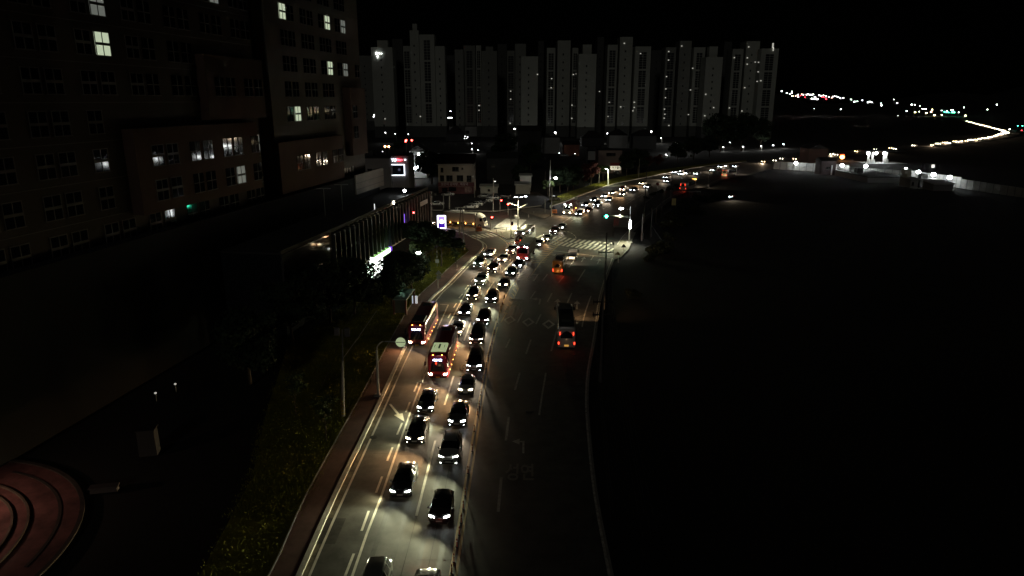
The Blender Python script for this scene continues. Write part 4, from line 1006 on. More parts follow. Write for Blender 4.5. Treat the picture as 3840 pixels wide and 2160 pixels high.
# ---------------------------------------------------------------- far apartment slabs
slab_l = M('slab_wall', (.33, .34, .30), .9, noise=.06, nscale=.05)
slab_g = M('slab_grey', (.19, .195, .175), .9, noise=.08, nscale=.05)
slab_d = M('slab_shaded', (.07, .072, .066), .9)  # dark colour stands in for shade on recessed sides and gaps
bay_m = M('balcony_glass', (.03, .032, .035), .2)
point_lit = M('far_window_lit', (.8, .8, .7), .5, emit=(1, .97, .85), es=.4)
def slab(u0, u1, vt, vb, Y, mat, nb=0, base=0, cols=1, lits=(), label='', crown=0, yaw=0):
    """one tower: u/v in the 0..2576 picture of the towers taken at (1300, 60, s=.64053)"""
    k = .64053; U0, U1, VT = 1300 + u0 * k, 1300 + u1 * k, 60 + vt * k
    a = VD(U0, 450, Y); b = VD(U1, 450, Y); zt = VD((U0 + U1) / 2, VT, Y).z; wd = (b - a).length; cx = (a.x + b.x) / 2
    t = empty('apartment_block', (cx, Y, 0), yaw, label, 'building', 'distant apartment blocks')
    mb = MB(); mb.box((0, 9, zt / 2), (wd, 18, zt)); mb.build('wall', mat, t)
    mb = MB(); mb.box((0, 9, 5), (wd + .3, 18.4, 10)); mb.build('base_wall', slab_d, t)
    if crown: mb = MB(); mb.box((0, 9, zt + crown / 2), (wd * .5, 8, crown)); mb.build('stair_head', mat, t)
    for c in range(cols):
        if nb:
            xc = -wd / 2 + wd * (c + .5) / cols; bw = wd / cols * nb; seg_h = (zt - 16) / 4
            for q in range(4):
                z0 = 12 + q * seg_h; mb = MB(); mb.box((xc, -.15, z0 + seg_h / 2), (bw, .3, seg_h - 1.6))
                wo = mb.build('window_bay', bay_m, t)
                fl_ = MB(); nfl = 7
                for f_ in range(1, nfl): fl_.box((xc, -.38, z0 + .8 + (seg_h - 1.6) * f_ / nfl), (bw, .1, .25))
                fl_.box((xc, -.36, z0 + seg_h / 2), (.3, .08, seg_h - 1.6)); fl_.build('balcony_rail', mat, wo)
        else:
            for f_ in range(10):
                mb = MB(); mb.box((-wd * .05, -.1, zt * .14 + f_ * zt * .08), (1.1, .2, 1.7)); mb.build('window', bay_m, t)
    for lx, lv in lits:
        p = VD(1300 + lx * k, 60 + lv * k, Y); mb = MB(); mb.box((p.x - cx, -.5, p.z), (1.1, .12, .8)); mb.build('lit_window', point_lit, t)
    return t
SL = [
 (88, 162, 232, 800, slab_g, 0, 1, [], 0), (163, 285, 182, 640, slab_l, 0, 1, [(225, 602)], 6), (286, 345, 135, 690, slab_d, 0, 1, [], 0),
 (347, 386, 175, 655, slab_l, .75, 1, [], 0), (387, 438, 84, 650, slab_l, 0, 1, [(432, 588)], 6), (440, 526, 108, 650, slab_l, .4, 1, [], 0), (528, 583, 176, 650, slab_l, 0, 1, [], 0),
 (586, 638, 230, 720, slab_d, .8, 1, [(606, 555)], 0), (640, 690, 196, 660, slab_g, 0, 1, [], 0), (691, 757, 172, 665, slab_g, .5, 1, [(670, 411)], 0), (762, 792, 172, 655, slab_l, .6, 1, [(776, 524), (775, 552)], 0), (794, 882, 204, 650, slab_g, 0, 1, [], 4),
 (886, 938, 164, 720, slab_d, 0, 1, [], 0), (940, 983, 202, 665, slab_g, .7, 1, [(960, 440), (960, 487), (957, 628)], 0), (985, 1048, 162, 670, slab_g, 0, 1, [], 0), (1020, 1117, 236, 620, slab_l, 0, 1, [(1117, 342)], 0), (1118, 1150, 145, 720, slab_d, 0, 1, [], 0),
 (1168, 1216, 186, 650, slab_l, .6, 1, [(1200, 367), (1197, 420)], 0), (1228, 1302, 143, 655, slab_l, 0, 1, [], 0),
 (1313, 1347, 186, 655, slab_l, .6, 1, [(1327, 343), (1345, 339), (1319, 522), (1318, 599)], 0), (1350, 1452, 222, 625, slab_l, 0, 1, [], 8), (1455, 1492, 124, 720, slab_d, 0, 1, [(1480, 442)], 0),
 (1514, 1571, 168, 645, slab_l, .6, 1, [(1537, 505), (1530, 588)], 0), (1583, 1656, 122, 650, slab_l, 0, 1, [(1625, 160), (1604, 532)], 0),
 (1672, 1762, 178, 645, slab_l, .45, 1, [(1720, 220), (1683, 505), (1683, 535), (1675, 555)], 0), (1765, 1835, 200, 720, slab_d, 0, 1, [], 0),
 (1846, 1905, 183, 650, slab_g, .6, 1, [(1884, 258), (1885, 208), (1868, 427), (1866, 478), (1860, 545), (1862, 575), (1858, 598), (1886, 641), (1872, 355)], 0), (1924, 1992, 145, 655, slab_g, 0, 1, [(1961, 176)], 0),
 (2008, 2072, 183, 650, slab_l, .5, 1, [(2012, 433), (2000, 577), (2025, 306)], 0), (2080, 2176, 240, 630, slab_l, 0, 1, [(2102, 458), (2096, 584), (2148, 536)], 9), (2178, 2222, 150, 720, slab_d, 0, 1, [], 0),
 (2228, 2291, 192, 650, slab_l, .5, 1, [(2269, 244), (2240, 538)], 0), (2304, 2381, 147, 650, slab_l, 0, 1, [(2353, 181), (2345, 245), (2344, 282), (2330, 420), (2313, 556)], 0), (2392, 2492, 190, 640, slab_l, .45, 1, [(2410, 271), (2408, 327), (2424, 379), (2402, 383), (2391, 270)], 0)]
desc = {id(slab_l): 'pale', id(slab_g): 'grey', id(slab_d): 'dark'}
ORD = 'first second third fourth fifth sixth seventh eighth ninth tenth eleventh twelfth thirteenth fourteenth fifteenth sixteenth seventeenth eighteenth nineteenth twentieth twenty-first twenty-second twenty-third twenty-fourth twenty-fifth twenty-sixth twenty-seventh twenty-eighth twenty-ninth thirtieth thirty-first thirty-second thirty-third thirty-fourth thirty-fifth'.split()
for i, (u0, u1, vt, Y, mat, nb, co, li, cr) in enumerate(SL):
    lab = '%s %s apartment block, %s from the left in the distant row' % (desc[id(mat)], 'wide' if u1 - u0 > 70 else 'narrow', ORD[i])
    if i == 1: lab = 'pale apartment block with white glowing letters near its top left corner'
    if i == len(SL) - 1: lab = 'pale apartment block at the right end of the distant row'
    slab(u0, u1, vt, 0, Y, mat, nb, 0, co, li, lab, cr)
# lit letters on the second block
sp = VD(1416, 205, 639.4)
for t_, u, v, s_ in [('ㅎ', 1412, 201, 3.2), ('ㄱ', 1419.5, 201, 2.4), ('9', 1416, 214, 2.8), ('-', 1429.5, 199, 5)]:
    me = text_mesh(t_, s_, .2, .1); p = VD(u, v, 639.2); o = link('lit_letter', me, None, M('letter_lit', (.9, .9, .9), .5, emit=(.95, 1, .97), es=5)); o.location = p; o.rotation_euler = (math.pi / 2, 0, 0)
    tag(o, {'ㅎ': 'glowing white letter, biggest of those high on a pale block', 'ㄱ': 'glowing white letter right of the biggest one high on a pale block', '9': 'glowing white numeral below the letters high on a pale block', '-': 'short glowing white bar right of the letters high on a pale block'}[t_], 'letter', 'lit letters on the distant block')
p = VD(2897, 171, 640); mb = MB(); mb.box((0, 0, 0), (1.2, .4, 4)); mb.box((.6, 0, -3), (.9, .4, 3)); o = mb.build('facade_lamp', point_lit); o.location = (p.x, p.y - 1, p.z); tag(o, 'small white light on the top corner of the last block at the right', 'lamp')
tag(MB().box((0, 0, 0), (1, 1, 1)).build('hill', soil), kind='structure') if 0 else None

# ---------------------------------------------------------------- village houses
tile = M('roof_tile', (.025, .022, .022), .8, noise=.2, nscale=.6)
def house(name, uL, uR, vb, H, dep, label, wall, roof='flat', wins=(), roofmat=None, rise=2.2, yaw=None, group='village houses'):
    a, b = V(uL, vb), V(uR, vb); wd = (b - a).length; c = (a + b) / 2; ang = math.atan2(b.y - a.y, b.x - a.x) if yaw is None else yaw
    t = empty(name, c, ang, label, 'building', group)
    mb = MB(); mb.box((0, dep / 2, H / 2), (wd, dep, H)); mb.build('wall', wall, t); rmt = roofmat or tile; mb = MB(); e = .4
    if roof == 'flat': mb.box((0, dep / 2, H + .12), (wd + .3, dep + .3, .24)); mb.box((-wd * .2, dep * .6, H + 1.2), (2.6, 2.6, 1.9))
    elif roof == 'gable': mb.add([(-wd / 2 - e, -e, H), (wd / 2 + e, -e, H), (wd / 2 + e, dep + e, H), (-wd / 2 - e, dep + e, H), (-wd / 2 - e, dep / 2, H + rise), (wd / 2 + e, dep / 2, H + rise)], [(0, 1, 5, 4), (2, 3, 4, 5), (0, 4, 3), (1, 2, 5), (3, 2, 1, 0)])
    elif roof == 'gable_front': mb.add([(-wd / 2 - e, -e, H), (wd / 2 + e, -e, H), (wd / 2 + e, dep + e, H), (-wd / 2 - e, dep + e, H), (0, -e, H + rise), (0, dep + e, H + rise)], [(0, 1, 4), (1, 2, 5, 4), (2, 3, 5), (3, 0, 4, 5), (3, 2, 1, 0)])
    elif roof == 'hip': q = min(wd, dep) * .4; mb.add([(-wd / 2 - e, -e, H), (wd / 2 + e, -e, H), (wd / 2 + e, dep + e, H), (-wd / 2 - e, dep + e, H), (-wd / 2 + q, dep / 2, H + rise), (wd / 2 - q, dep / 2, H + rise)], [(0, 1, 5, 4), (2, 3, 4, 5), (0, 4, 3), (1, 2, 5), (3, 2, 1, 0)])
    elif roof == 'mono': mb.add([(-wd / 2 - e, -.8, H - .1), (wd / 2 + e, -.8, H - .1), (wd / 2 + e, dep + e, H + rise), (-wd / 2 - e, dep + e, H + rise), (-wd / 2 - e, -.8, H + .2), (wd / 2 + e, -.8, H + .2), (wd / 2 + e, dep + e, H + rise + .3), (-wd / 2 - e, dep + e, H + rise + .3)], [(3, 2, 1, 0), (4, 5, 6, 7), (0, 1, 5, 4), (1, 2, 6, 5), (2, 3, 7, 6), (3, 0, 4, 7)])
    mb.build('roof', rmt, t)
    if roof == 'mono':
        mb = MB(); mb.add([(wd / 2 - .01, 0, H), (wd / 2 - .01, dep, H), (wd / 2 - .01, dep, H + rise)], [(0, 1, 2)]); mb.add([(-wd / 2 + .01, 0, H), (-wd / 2 + .01, dep, H), (-wd / 2 + .01, dep, H + rise)], [(2, 1, 0)]); mb.build('gable_wall', wall, t)
    for x, z, ww, hh_, *side in wins:
        mb = MB()
        if side: mb.box((wd / 2 + .03, x, z), (.1, ww, hh_))
        else: mb.box((x * wd / 2, -.03, z), (ww, .1, hh_))
        wo = mb.build('window', side[0] if side and not isinstance(side[0], int) else winm, t); mb = MB()
        if side: mb.box((wd / 2 + .12, x, z - hh_ / 2), (.12, ww + .3, .12)); mb.box((wd / 2 + .1, x, z), (.04, .06, hh_))
        else: mb.box((x * wd / 2, -.14, z - hh_ / 2), (ww + .3, .14, .12)); mb.box((x * wd / 2, -.1, z), (.06, .04, hh_)); mb.box((x * wd / 2, -.16, z - hh_ / 2 + .45), (ww + .1, .04, .06))
        mb.build('sill', framem, wo)
    return t, wd
cream = M('wall_cream', (.50, .43, .36), .85, noise=.08, nscale=.3); greyw = M('wall_grey', (.28, .28, .27), .9, noise=.1, nscale=.3); darkw = M('wall_black', (.035, .035, .035), .9); redw = M('wall_reddish', (.24, .10, .07), .9, noise=.15, nscale=.3); whitew = M('wall_white', (.6, .58, .5), .8, noise=.06, nscale=.5)
rest_, rw = house('restaurant_building', 1645, 1778, 727, 10.6, 12, 'cream three storey restaurant with a black lean-to roof and maroon sign band', cream, 'mono',
    [(-.78, 8.6, 1.0, 1.7), (-.02, 8.9, 2.4, 1.6), (.36, 9.1, .6, .7), (-.78, 5.6, 1.4, 2.2), (-.37, 5.6, 2.3, 2.2), (.22, 5.6, 2.3, 2.2), (.73, 5.5, 1.7, 2.3), (3, 9, 1, 1.6, 1), (8, 9.3, 1, 1.6, 1), (8, 5.6, 1, 1.8, 1)], M('roof_maroon', (.035, .015, .015), .6), 2.6)
mb = MB(); mb.box((0, -.12, 3.45), (rw + .2, .25, 1.5)); sb = mb.build('sign_band', M('maroon', (.16, .04, .05), .6), rest_)
me = text_mesh('청은이 감자탕 , 해장국', 1.15, .02, .02); o = link('sign_lettering', me, sb, M('letters_pale', (.6, .5, .52), .6)); o.location = (-.6, -.27, 3.5); o.rotation_euler = (math.pi / 2, 0, 0); o.scale = (.92, 1, 1)
mb = MB(); mb.box((0, -.08, 1.3), (rw - .2, .14, 2.6)); mb.build('shopfront', M('maroon_front', (.17, .06, .065), .7, noise=.4, nscale=.8), rest_)
for x, z, w_, h_ in [(-4.2, 1.6, 2.0, 1.3), (-1.4, 1.7, 2.7, 1.5), (4.4, 1.5, 2.6, 1.9)]:
    mb = MB(); mb.box((x, -.2, z), (w_, .08, h_)); mb.build('shop_window' if x < 4 else 'poster', winm if x < 4 else M('poster', (.35, .22, .2), .6, noise=.5, nscale=1.3), rest_)
mb = MB(); mb.box((0, -.85, 10.75), (rw + .8, .14, .16)); mb.build('gutter', M('gutter_metal', (.6, .6, .58), .3, .5), rest_)
sgn, sw = house('cafe_building', 1474, 1536, 735, 14.0, 14, 'dark building with red and white glowing sign and glowing open rectangle', M('wall_slate', (.22, .21, .21), .8), 'flat', [], darkw)
sgn2, _ = house('annex_building', 1340, 1470, 735, 13.2, 14, 'long dark wing left of the building with the glowing rectangle', M('wall_slate2', (.20, .19, .19), .85), 'flat', [(-.6, 9, 1.6, 1.2), (-.2, 9, 1.6, 1.2), (.2, 9, 1.6, 1.2)], darkw)
neon = M('neon_white', (.9, .9, 1), .4, emit=(.85, .9, 1), es=4); neonr = M('neon_red', (.9, .1, .1), .4, emit=(1, .07, .1), es=7)
mb = MB(); mb.box((-.9, -.15, 11.05), (4.6, .2, .2)); mb.box((-.9, -.15, 7.35), (4.6, .2, .2)); mb.box((1.5, -.15, 9.2), (.22, .2, 3.9)); mb.build('neon_frame', neon, sgn)
mb = MB(); mb.box((-.95, -.08, 9.2), (4.3, .1, 3.2)); mb.build('window', winm, sgn)
for tx, x, m_, s_ in [('YU', -2.1, neon, 1.35), ('fitne', .0, neonr, 1.1), ('ss', 1.9, neon, .75)]:
    me = text_mesh(tx, s_, .05, .05); o = link('sign_lettering', me, sgn, m_); o.location = (x, -.2, 12.6 + (x + 2) * .05); o.rotation_euler = (math.pi / 2, 0, 0)
mb = MB(); mb.box((-sw / 2 - .2, -.3, 6.8), (.25, .3, 13.6)); mb.box((-sw / 2 + .2, -.3, 6.8), (.12, .2, 13.6)); mb.build('downpipe', M('downpipe', (.4, .4, .4), .5, .3), sgn)
add_lamp(lamp_data('neon_glow', 'POINT', 22, (.6, .65, 1), rad=.5), (-.5, -1.2, 9.2), parent=sgn)
add_lamp(lamp_data('neon_glow_red', 'POINT', 26, (1, .1, .1), rad=.5), (.3, -1.0, 12.6), parent=sgn)
house('tall_house', 1538, 1600, 668, 11.5, 12, 'grey gabled house with a lamp on its wall beside the glowing sign building', greyw, 'gable_front', [(.0, 8.5, 1.8, 1.6)], None, 2.5)
house('dark_hall', 1826, 1942, 692, 10.5, 15, 'wide black unlit hall right of the restaurant', darkw, 'gable', [(-.6, 7.5, 1.6, .9)], darkw, 2)
house('shed', 1802, 1866, 731, 2.9, 4, 'small white shed with one barred window behind the parked cars', whitew, 'flat' if 0 else 'mono', [(-.02, 1.7, .8, .8)], whitew, .3)
house('shed', 1934, 1988, 728, 3.4, 5, 'pale shed with a raised back part right of the green fence', whitew, 'mono', [], whitew, .3)
house('shed', 1950, 1992, 716, 5.6, 4, 'pale upper shed behind the one right of the green fence', whitew, 'mono', [], whitew, .3)
h_, w_ = house('sign_house', 2242, 2330, 650, 10.5, 12, 'dim reddish building with a lit board low on its front by the road', M('wall_rose', (.26, .19, .17), .85), 'flat', [(-.1, 8.6, 2.6, 1.5), (.3, 8.6, 1.6, 1.5)], darkw)
mb = MB(); mb.box((w_ * .24, -.3, 2.5), (w_ * .44, .3, 1.7)); lb = mb.build('lit_board', M('board_lit', (.8, .75, .6), .5, emit=(1, .93, .68), es=.75), h_)
mb = MB(); mb.box((w_ * .24, -.3, 4.2), (w_ * .44, .3, 1.4)); mb.build('red_board', M('board_red', (.35, .05, .05), .6), h_)
me = text_mesh('가구할인', 1.3, .02, .03); o = link('sign_lettering', me, lb, darkw); o.location = (w_ * .28, -.47, 2.5); o.rotation_euler = (math.pi / 2, 0, 0)
house('kiosk', 2204, 2242, 622, 7.5, 7, 'pale two level kiosk building left of the reddish building', M('wall_pale', (.42, .42, .4), .8), 'flat', [(-.5, 2, 3, 2), (.5, 2, 3, 2)], darkw)
house('cottage', 2182, 2264, 548, 6, 14, 'dark tiled house with a small front gable below the apartment blocks', darkw, 'hip', [], None, 5)
house('cottage', 2284, 2352, 556, 9, 14, 'dark house with a wide hipped roof in the middle of the village', greyw, 'hip', [], None, 4)
house('cottage', 2036, 2098, 576, 10, 12, 'grey flat walled house with a lamp in front in the village', greyw, 'flat', [], darkw)
house('cottage', 2114, 2172, 586, 7, 12, 'low brick red walled house behind a village street lamp', redw, 'gable', [], None, 2)
house('cottage', 1942, 2030, 586, 15, 14, 'tall black windowless house in the village centre', darkw, 'gable', [], None, 3)
house('long_hall', 1684, 1824, 512, 9, 14, 'long low grey hall at the foot of the apartment blocks', greyw, 'flat', [(-.8 + .2 * k, 4, 3, 3) for k in range(5)], darkw)
house('cottage', 1672, 1740, 530, 6, 18, 'black hipped house in front of the long grey hall', darkw, 'hip', [], None, 6)
house('cottage', 2372, 2460, 560, 9, 14, 'dark house under the trees at the right of the village', darkw, 'hip', [], None, 4)
house('cottage', 1886, 1924, 556, 8, 10, 'grey house left of the tall black house in the village', greyw, 'flat', [], darkw)
# ---------------------------------------------------------------- delineator posts on the median
postm = M('post_orange', (.35, .06, .02), .6); bandm = M('reflective_band', (.75, .7, .6), .35)
pm_ = MB().tube([(0, 0, 0), (0, 0, .74)], .045, 8).ball((0, 0, .74), .048, .6).mesh('pole', 60); pm_.materials.append(postm)
pb_ = MB().disc((0, 0, .03), (0, 0, 1), .13, .06, 12).mesh('base'); pb_.materials.append(dark_plastic)
pr_ = MB().tube([(0, 0, .5), (0, 0, .58)], .049, 8).mesh('reflective_band'); pr_.materials.append(bandm)
pvs = [2150, 2108, 2052, 2006, 1961, 1908, 1859, 1775, 1692, 1618, 1556, 1525, 1480, 1436, 1405, 1378, 1351, 1316, 1289, 1255, 1212, 1186, 1163, 1140, 1119]
def med_u(v):
    L = [(2160, 1692), (1961, 1732), (1859, 1747), (1775, 1757), (1692, 1773), (1618, 1781), (1525, 1800), (1436, 1812), (1378, 1826), (1316, 1841), (1255, 1856), (1186, 1874), (1119, 1893)]
    for a, b in zip(L, L[1:]):
        if a[0] >= v >= b[0]: return b[1] + (a[1] - b[1]) * (v - b[0]) / (a[0] - b[0])
    return 1692
for i, v in enumerate(pvs):
    p = V(med_u(v) - (0 if v > 2000 else 2), v)
    t = empty('delineator_post', (p.x, p.y, .0), 0, 'flexible orange post standing on the yellow median line', 'post', 'flexible posts along the median line')
    for nm, me in (('pole', pm_), ('base', pb_), ('reflective_band', pr_)): link(nm, me, t)
# short posts on the pavements
sm_ = MB().tube([(0, 0, 0), (0, 0, .8)], .06, 8).mesh('pole'); sm_.materials.append(galv); sb_ = MB().tube([(0, 0, .66), (0, 0, .74)], .064, 8).mesh('reflective_band'); sb_.materials.append(bandm)
for i, (u, v, nm) in enumerate([(1754, 887, 'left one at the edge of the dark pavement'), (1769, 894, 'right one at the edge of the dark pavement'), (1863, 873, 'left one on the bright traffic island'), (1880, 881, 'middle one on the bright traffic island'), (1900, 864, 'right one on the bright traffic island'), (2002, 802, 'lit one on the far corner'), (1982, 815, 'dark one on the far corner')]):
    p = V(u, v, .12); t = empty('bollard', p, 0, 'short grey bollard, ' + nm, 'bollard', 'bollards at the junction'); link('pole', sm_, t); link('reflective_band', sb_, t)

# ---------------------------------------------------------------- lamps, signals, signs, poles
def base_of(u, v): p = V(u, v); return p
# junction mast with lamps and camera arm
p = V(1943, 857); t = empty('junction_mast', p, 0, 'tall steel mast at the bright corner carrying three lamps and a signal arm', 'mast')
ztop = VD(1945, 738, p.y).z
mb = MB(); mb.tube([(0, 0, 0), (0, 0, ztop)], .2, 10, .11); mb.tube([(0, 0, 0), (0, 0, .4)], .35, 10); mb.build('pole', galv, t, 40)
def loc_of(u, v, q): P = VD(u, v, q.y); return (P.x - q.x, 0, P.z)
aE = loc_of(1911, 765, p); mb = MB(); mb.tube([(0, 0, ztop - 2.2), (aE[0], aE[1], aE[2])], .09, 8, .05); mb.build('signal_arm', galv, t)
mb = MB(); mb.tube([(0, 0, ztop - 3.0), (2.4, .5, ztop - 2.0)], .06, 8); mb.build('camera_arm', galv, t)
lh = MB().box((0, 0, 0), (1.1, .5, .16), 0, .8).mesh('lamp_head'); lh.materials.append(galv)
lg = MB().box((0, 0, -.1), (.95, .42, .07)).mesh('lamp_glass'); lg.materials.append(lamp_white)
big = lamp_data('street_beam', 'SPOT', 6500, (1, .93, .52), 140, .8, .3)
for (u, v) in [(1934, 737), (1955, 737), (1971, 734)]:
    q = loc_of(u, v, p); o = link('lamp_head', lh, t); o.location = q; g_ = link('lamp_glass', lg, o); g_.scale = (.7, 1, 1.2)
mb = MB(); mb.tube([loc_of(1934, 738, p), (0, 0, ztop), loc_of(1971, 735, p)], .05, 6); mb.build('lamp_bracket', galv, t)
q = loc_of(1950, 740, p)
add_lamp(big, (q[0], -.3, q[2] - .6), (.12, -.55, -1), t)
add_lamp(lamp_data('street_beam_far', 'SPOT', 13000, (1, .9, .62), 150, .8, .3), (q[0] - 2, -.3, q[2] - .6), (-.25, .6, -1), t)
def signal(name, parent, loc, on, nrm=(0, -1, 0), n=3, vertical=False, glow=True):
    mb = MB(); w_ = .42 * n + .1
    if vertical: mb.box((0, 0, 0), (.5, .25, w_))
    else: mb.box((0, 0, 0), (w_, .25, .5))
    s = mb.build('signal_head', dark_plastic, parent); s.location = loc
    cols = {'red': (1, .04, .03), 'green': (.05, 1, .55)}
    for k in range(n):
        off = (k - (n - 1) / 2) * .42; isl_ = (on == 'red' and k == 0) or (on == 'green' and k == n - 1)
        mb = MB(); c = (0, -.14, -off) if vertical else (off, -.14, 0); mb.disc(c, (0, 1, 0), .34 if (isl_ and on == 'green') else .2, .05, 14)
        mb.build('signal_lens', M('signal_' + on, cols[on], .4, emit=cols[on], es=40) if isl_ else glass, s)
        mb = MB(); mb.box((c[0], -.26, c[2] + .2), (.4, .25, .03)); mb.build('visor', dark_plastic, s)
    if glow: add_lamp(lamp_data('signal_glow_' + on, 'POINT', 45, cols[on], rad=.15), (0, -.5, 0), parent=s)
    return s
signal('s', t, (aE[0], -.1, aE[2]), 'red')
for u, v in [(1944, 811), (1946, 817)]:
    q = loc_of(u, v, p); mb = MB(); mb.box((q[0] - .4, 0, q[2]), (1.1, .3, .35)); mb.build('equipment_box', M('box_white', (.6, .6, .55), .5), t)
def simple_signal_pole(u, v, ut, vt, label, head=None, on='red', z0=0):
    p = V(u, v, z0); t = empty('signal_pole', p, 0, label, 'signal pole', 'signal poles at the junction'); zt = VD(ut, vt, p.y).z - z0
    mb = MB(); mb.tube([(0, 0, 0), (0, 0, zt)], .09, 8, .07); mb.build('pole', galv, t)
    if head: P = VD(head[0], head[1], p.y); signal('s', t, (P.x - p.x, -.1, P.z - z0), on, vertical=True, n=head[2] if len(head) > 2 else 2, glow=on != 'none')
    return t
simple_signal_pole(1875, 796, 1874, 740, 'thin pole at the lot edge with the left of two high red lights', (1880, 751, 1))
simple_signal_pole(1905, 807, 1904, 755, 'thin unlit pole under the end of the mast arm')
simple_signal_pole(1841, 864, 1842, 803, 'pedestrian signal pole with a small red light on the zebra corner', (1845, 817, 2))
simple_signal_pole(1916, 894, 1918, 785, 'dark signal pole standing on the traffic island tip', (1921, 838, 2), 'none')
simple_signal_pole(1786, 902, 1786, 838, 'thin dark pole rising from the edge of the dark pavement by the side crossing')
# lot lamp pole and other poles
def pole(u, v, ut, vt, label, r=.12, mat=None, name='pole_mast', cat='pole', z0=0, r2=None, group='utility and lamp poles'):
    p = V(u, v, z0); t = empty(name, p, 0, label, cat, group); zt = VD(ut, vt, p.y).z - z0; tx = VD(ut, vt, p.y).x - p.x
    mb = MB(); mb.tube([(0, 0, 0), (tx, 0, zt)], r, 10, r2 or r * .7); mb.build('pole', mat or conc_pole, t, 40)
    return t, p, zt
def lamp_arm(t, p, zt, u, v, mat=lamp_white, energy=0, col=(1, 1, .95), r=.28):
    q = VD(u, v, p.y); dx = q.x - p.x; z = q.z - p.z
    mb = MB(); mb.tube([(0, 0, min(zt, z) - .3), (dx * .6, 0, z + .1), (dx, 0, z + .12)], .05, 6); mb.build('arm', galv, t)
    mb = MB(); mb.box((dx, 0, z + .08), (.8, .35, .12)); h = mb.build('lamp_head', galv, t)
    mb = MB(); mb.ball((dx, -.02, z - .08), r, .6); mb.build('lamp_glass', mat, h)
    if energy: add_lamp(lamp_data('pole_lamp', 'POINT', energy, col, rad=.25), (dx, -.4, z - .6), parent=t)
t, p, zt = pole(1849, 795, 1850, 668, 'tall lamp pole in front of the parked row in the lot', .13, galv); lamp_arm(t, p, zt, 1856, 679, M('lamp_faint', (.8, .8, .8), .5, emit=(1, 1, .95), es=1.5), 0)
pole(1663, 790, 1663, 725, 'left of two plain concrete poles in the lot', .2, M('pole_dim', (.12, .12, .11), .9))
pole(1685, 785, 1685, 725, 'right of two plain concrete poles in the lot', .2)
pole(1619, 815, 1619, 717, 'thin pole beside the shop building corner', .08, galv)
pole(1780, 741, 1781, 645, 'concrete pole at the restaurant corner', .12)
t, p, zt = pole(1722, 880, 1728, 775, 'left leg of the twin concrete poles by the traffic bend', .17)
t, p, zt = pole(1741, 938, 1734, 775, 'striped right leg of the twin concrete poles by the traffic bend', .17)
mb = MB()
for k in range(4): mb.tube([(0, 0, .3 + k * .35), (0, 0, .48 + k * .35)], .178, 10)
mb.build('yellow_band', M('band_yellow', (.5, .38, .03), .6), t)
t, p, zt = pole(2068, 812, 2070, 700, 'concrete pole at the far corner left of the round sign', .16)
t, p, zt = pole(2060, 738, 2064, 600, 'striped concrete pole with a bright white street lamp near the village', .18); lamp_arm(t, p, zt, 2085, 667, lamp_white, 900, (.95, 1, 1), .55)
t, p, zt = pole(2280, 695, 2281, 634, 'bright pale post with a small lamp beside the lit board', .26, M('pole_pale', (.6, .6, .52), .6)); lamp_arm(t, p, zt, 2273, 633, lamp_white, 500, (1, 1, .9), .3)
add_lamp(lamp_data('post_flood', 'SPOT', 2600, (.95, 1, .62), 110, .8, .2), (1.5, -5, 5), (-.25, 1, -.75), t)
pole(2246, 688, 2249, 632, 'thin grey pole left of the bright pale post', .13)
pole(2395, 668, 2399, 595, 'thin grey pole right of the lit board', .12)
pole(2044, 800, 2044, 747, 'white thin post of the back of a road sign at the far corner', .1, galv)
t, p, zt = pole(2157, 657, 2158, 615, 'thin pole in the dark field of the village', .08)
t, p, zt = pole(2043, 690, 2045, 643, 'thin pole above the white sheds', .08); 
# round sign backs
def disc_sign(u, v, uc, vc, r, label, mat, arm=False, plate=None):
    p = V(u, v); t = empty('road_sign', p, 0, label, 'sign', 'road signs'); c = VD(uc, vc, p.y)
    mb = MB(); mb.tube([(0, 0, 0), (0, 0, c.z + r * .9)], .05, 8); mb.build('post', galv, t)
    mb = MB(); mb.disc((c.x - p.x, -.06, c.z), (0, 1, 0), r, .03, 28); s = mb.build('sign_plate', mat, t)
    return t
signback = M('sign_back', (.5, .52, .45), .45, .2)
disc_sign(2066, 805, 2067, 774, .5, 'round pale sign back at the far corner in front of the orange barrier', signback)
disc_sign(2163, 765, 2160, 743, .5, 'round pale sign back behind the crane lorry', signback)
disc_sign(2465, 712, 2466, 690, .55, 'small dark round sign standing in the red glow of the far bend', M('sign_red_dark', (.15, .03, .03), .6))
# curved pole with round sign over the bus lane
p = V(1419, 1483, .12); t = empty('sign_gantry', p, 0, 'grey curved pole leaning a round pale sign over the bus lane', 'sign pole')
P = lambda u, v: (VD(u, v, p.y).x - p.x, 0, VD(u, v, p.y).z - .12)
pt = P(1413, 1313); mb = MB(); mb.tube([(0, 0, 0), pt], .16, 12, .13); mb.build('pole', M('pole_paint_grey', (.42, .42, .38), .55), t, 40)
cv = [pt, P(1414, 1302), P(1418, 1294), P(1425, 1286), P(1434, 1281), P(1446, 1280), P(1490, 1282), P(1514, 1283)]
mb = MB(); mb.tube(cv, .07, 8); mb.build('arm', M('pole_paint_grey', (.4, .4, .38)), t, 60)
mb = MB(); mb.box((0, 0, .06), (.9, .9, .12)); mb.box((0, 0, .2), (.5, .5, .2), 0, .6); mb.build('base_plate', concrete, t)
c = P(1503, 1282); mb = MB(); mb.disc((c[0], -.12, c[2]), (0, 1, 0), .56, .03, 36); s = mb.build('sign_plate', M('sign_cream_glow', (.62, .68, .5), .5, emit=(.75, .9, .5), es=.4), t)  # disc given a faint glow of its own in place of lamp light
mb = MB(); mb.box((c[0], -.16, c[2]), (1.0, .04, .06)); mb.build('sign_bracket', black_steel, s)
add_lamp(lamp_data('sign_spill', 'SPOT', 70, (.9, 1, .75), 60), (c[0] + 1.5, -4, c[2] - 2), (-.35, 1, .5), t) if 0 else None
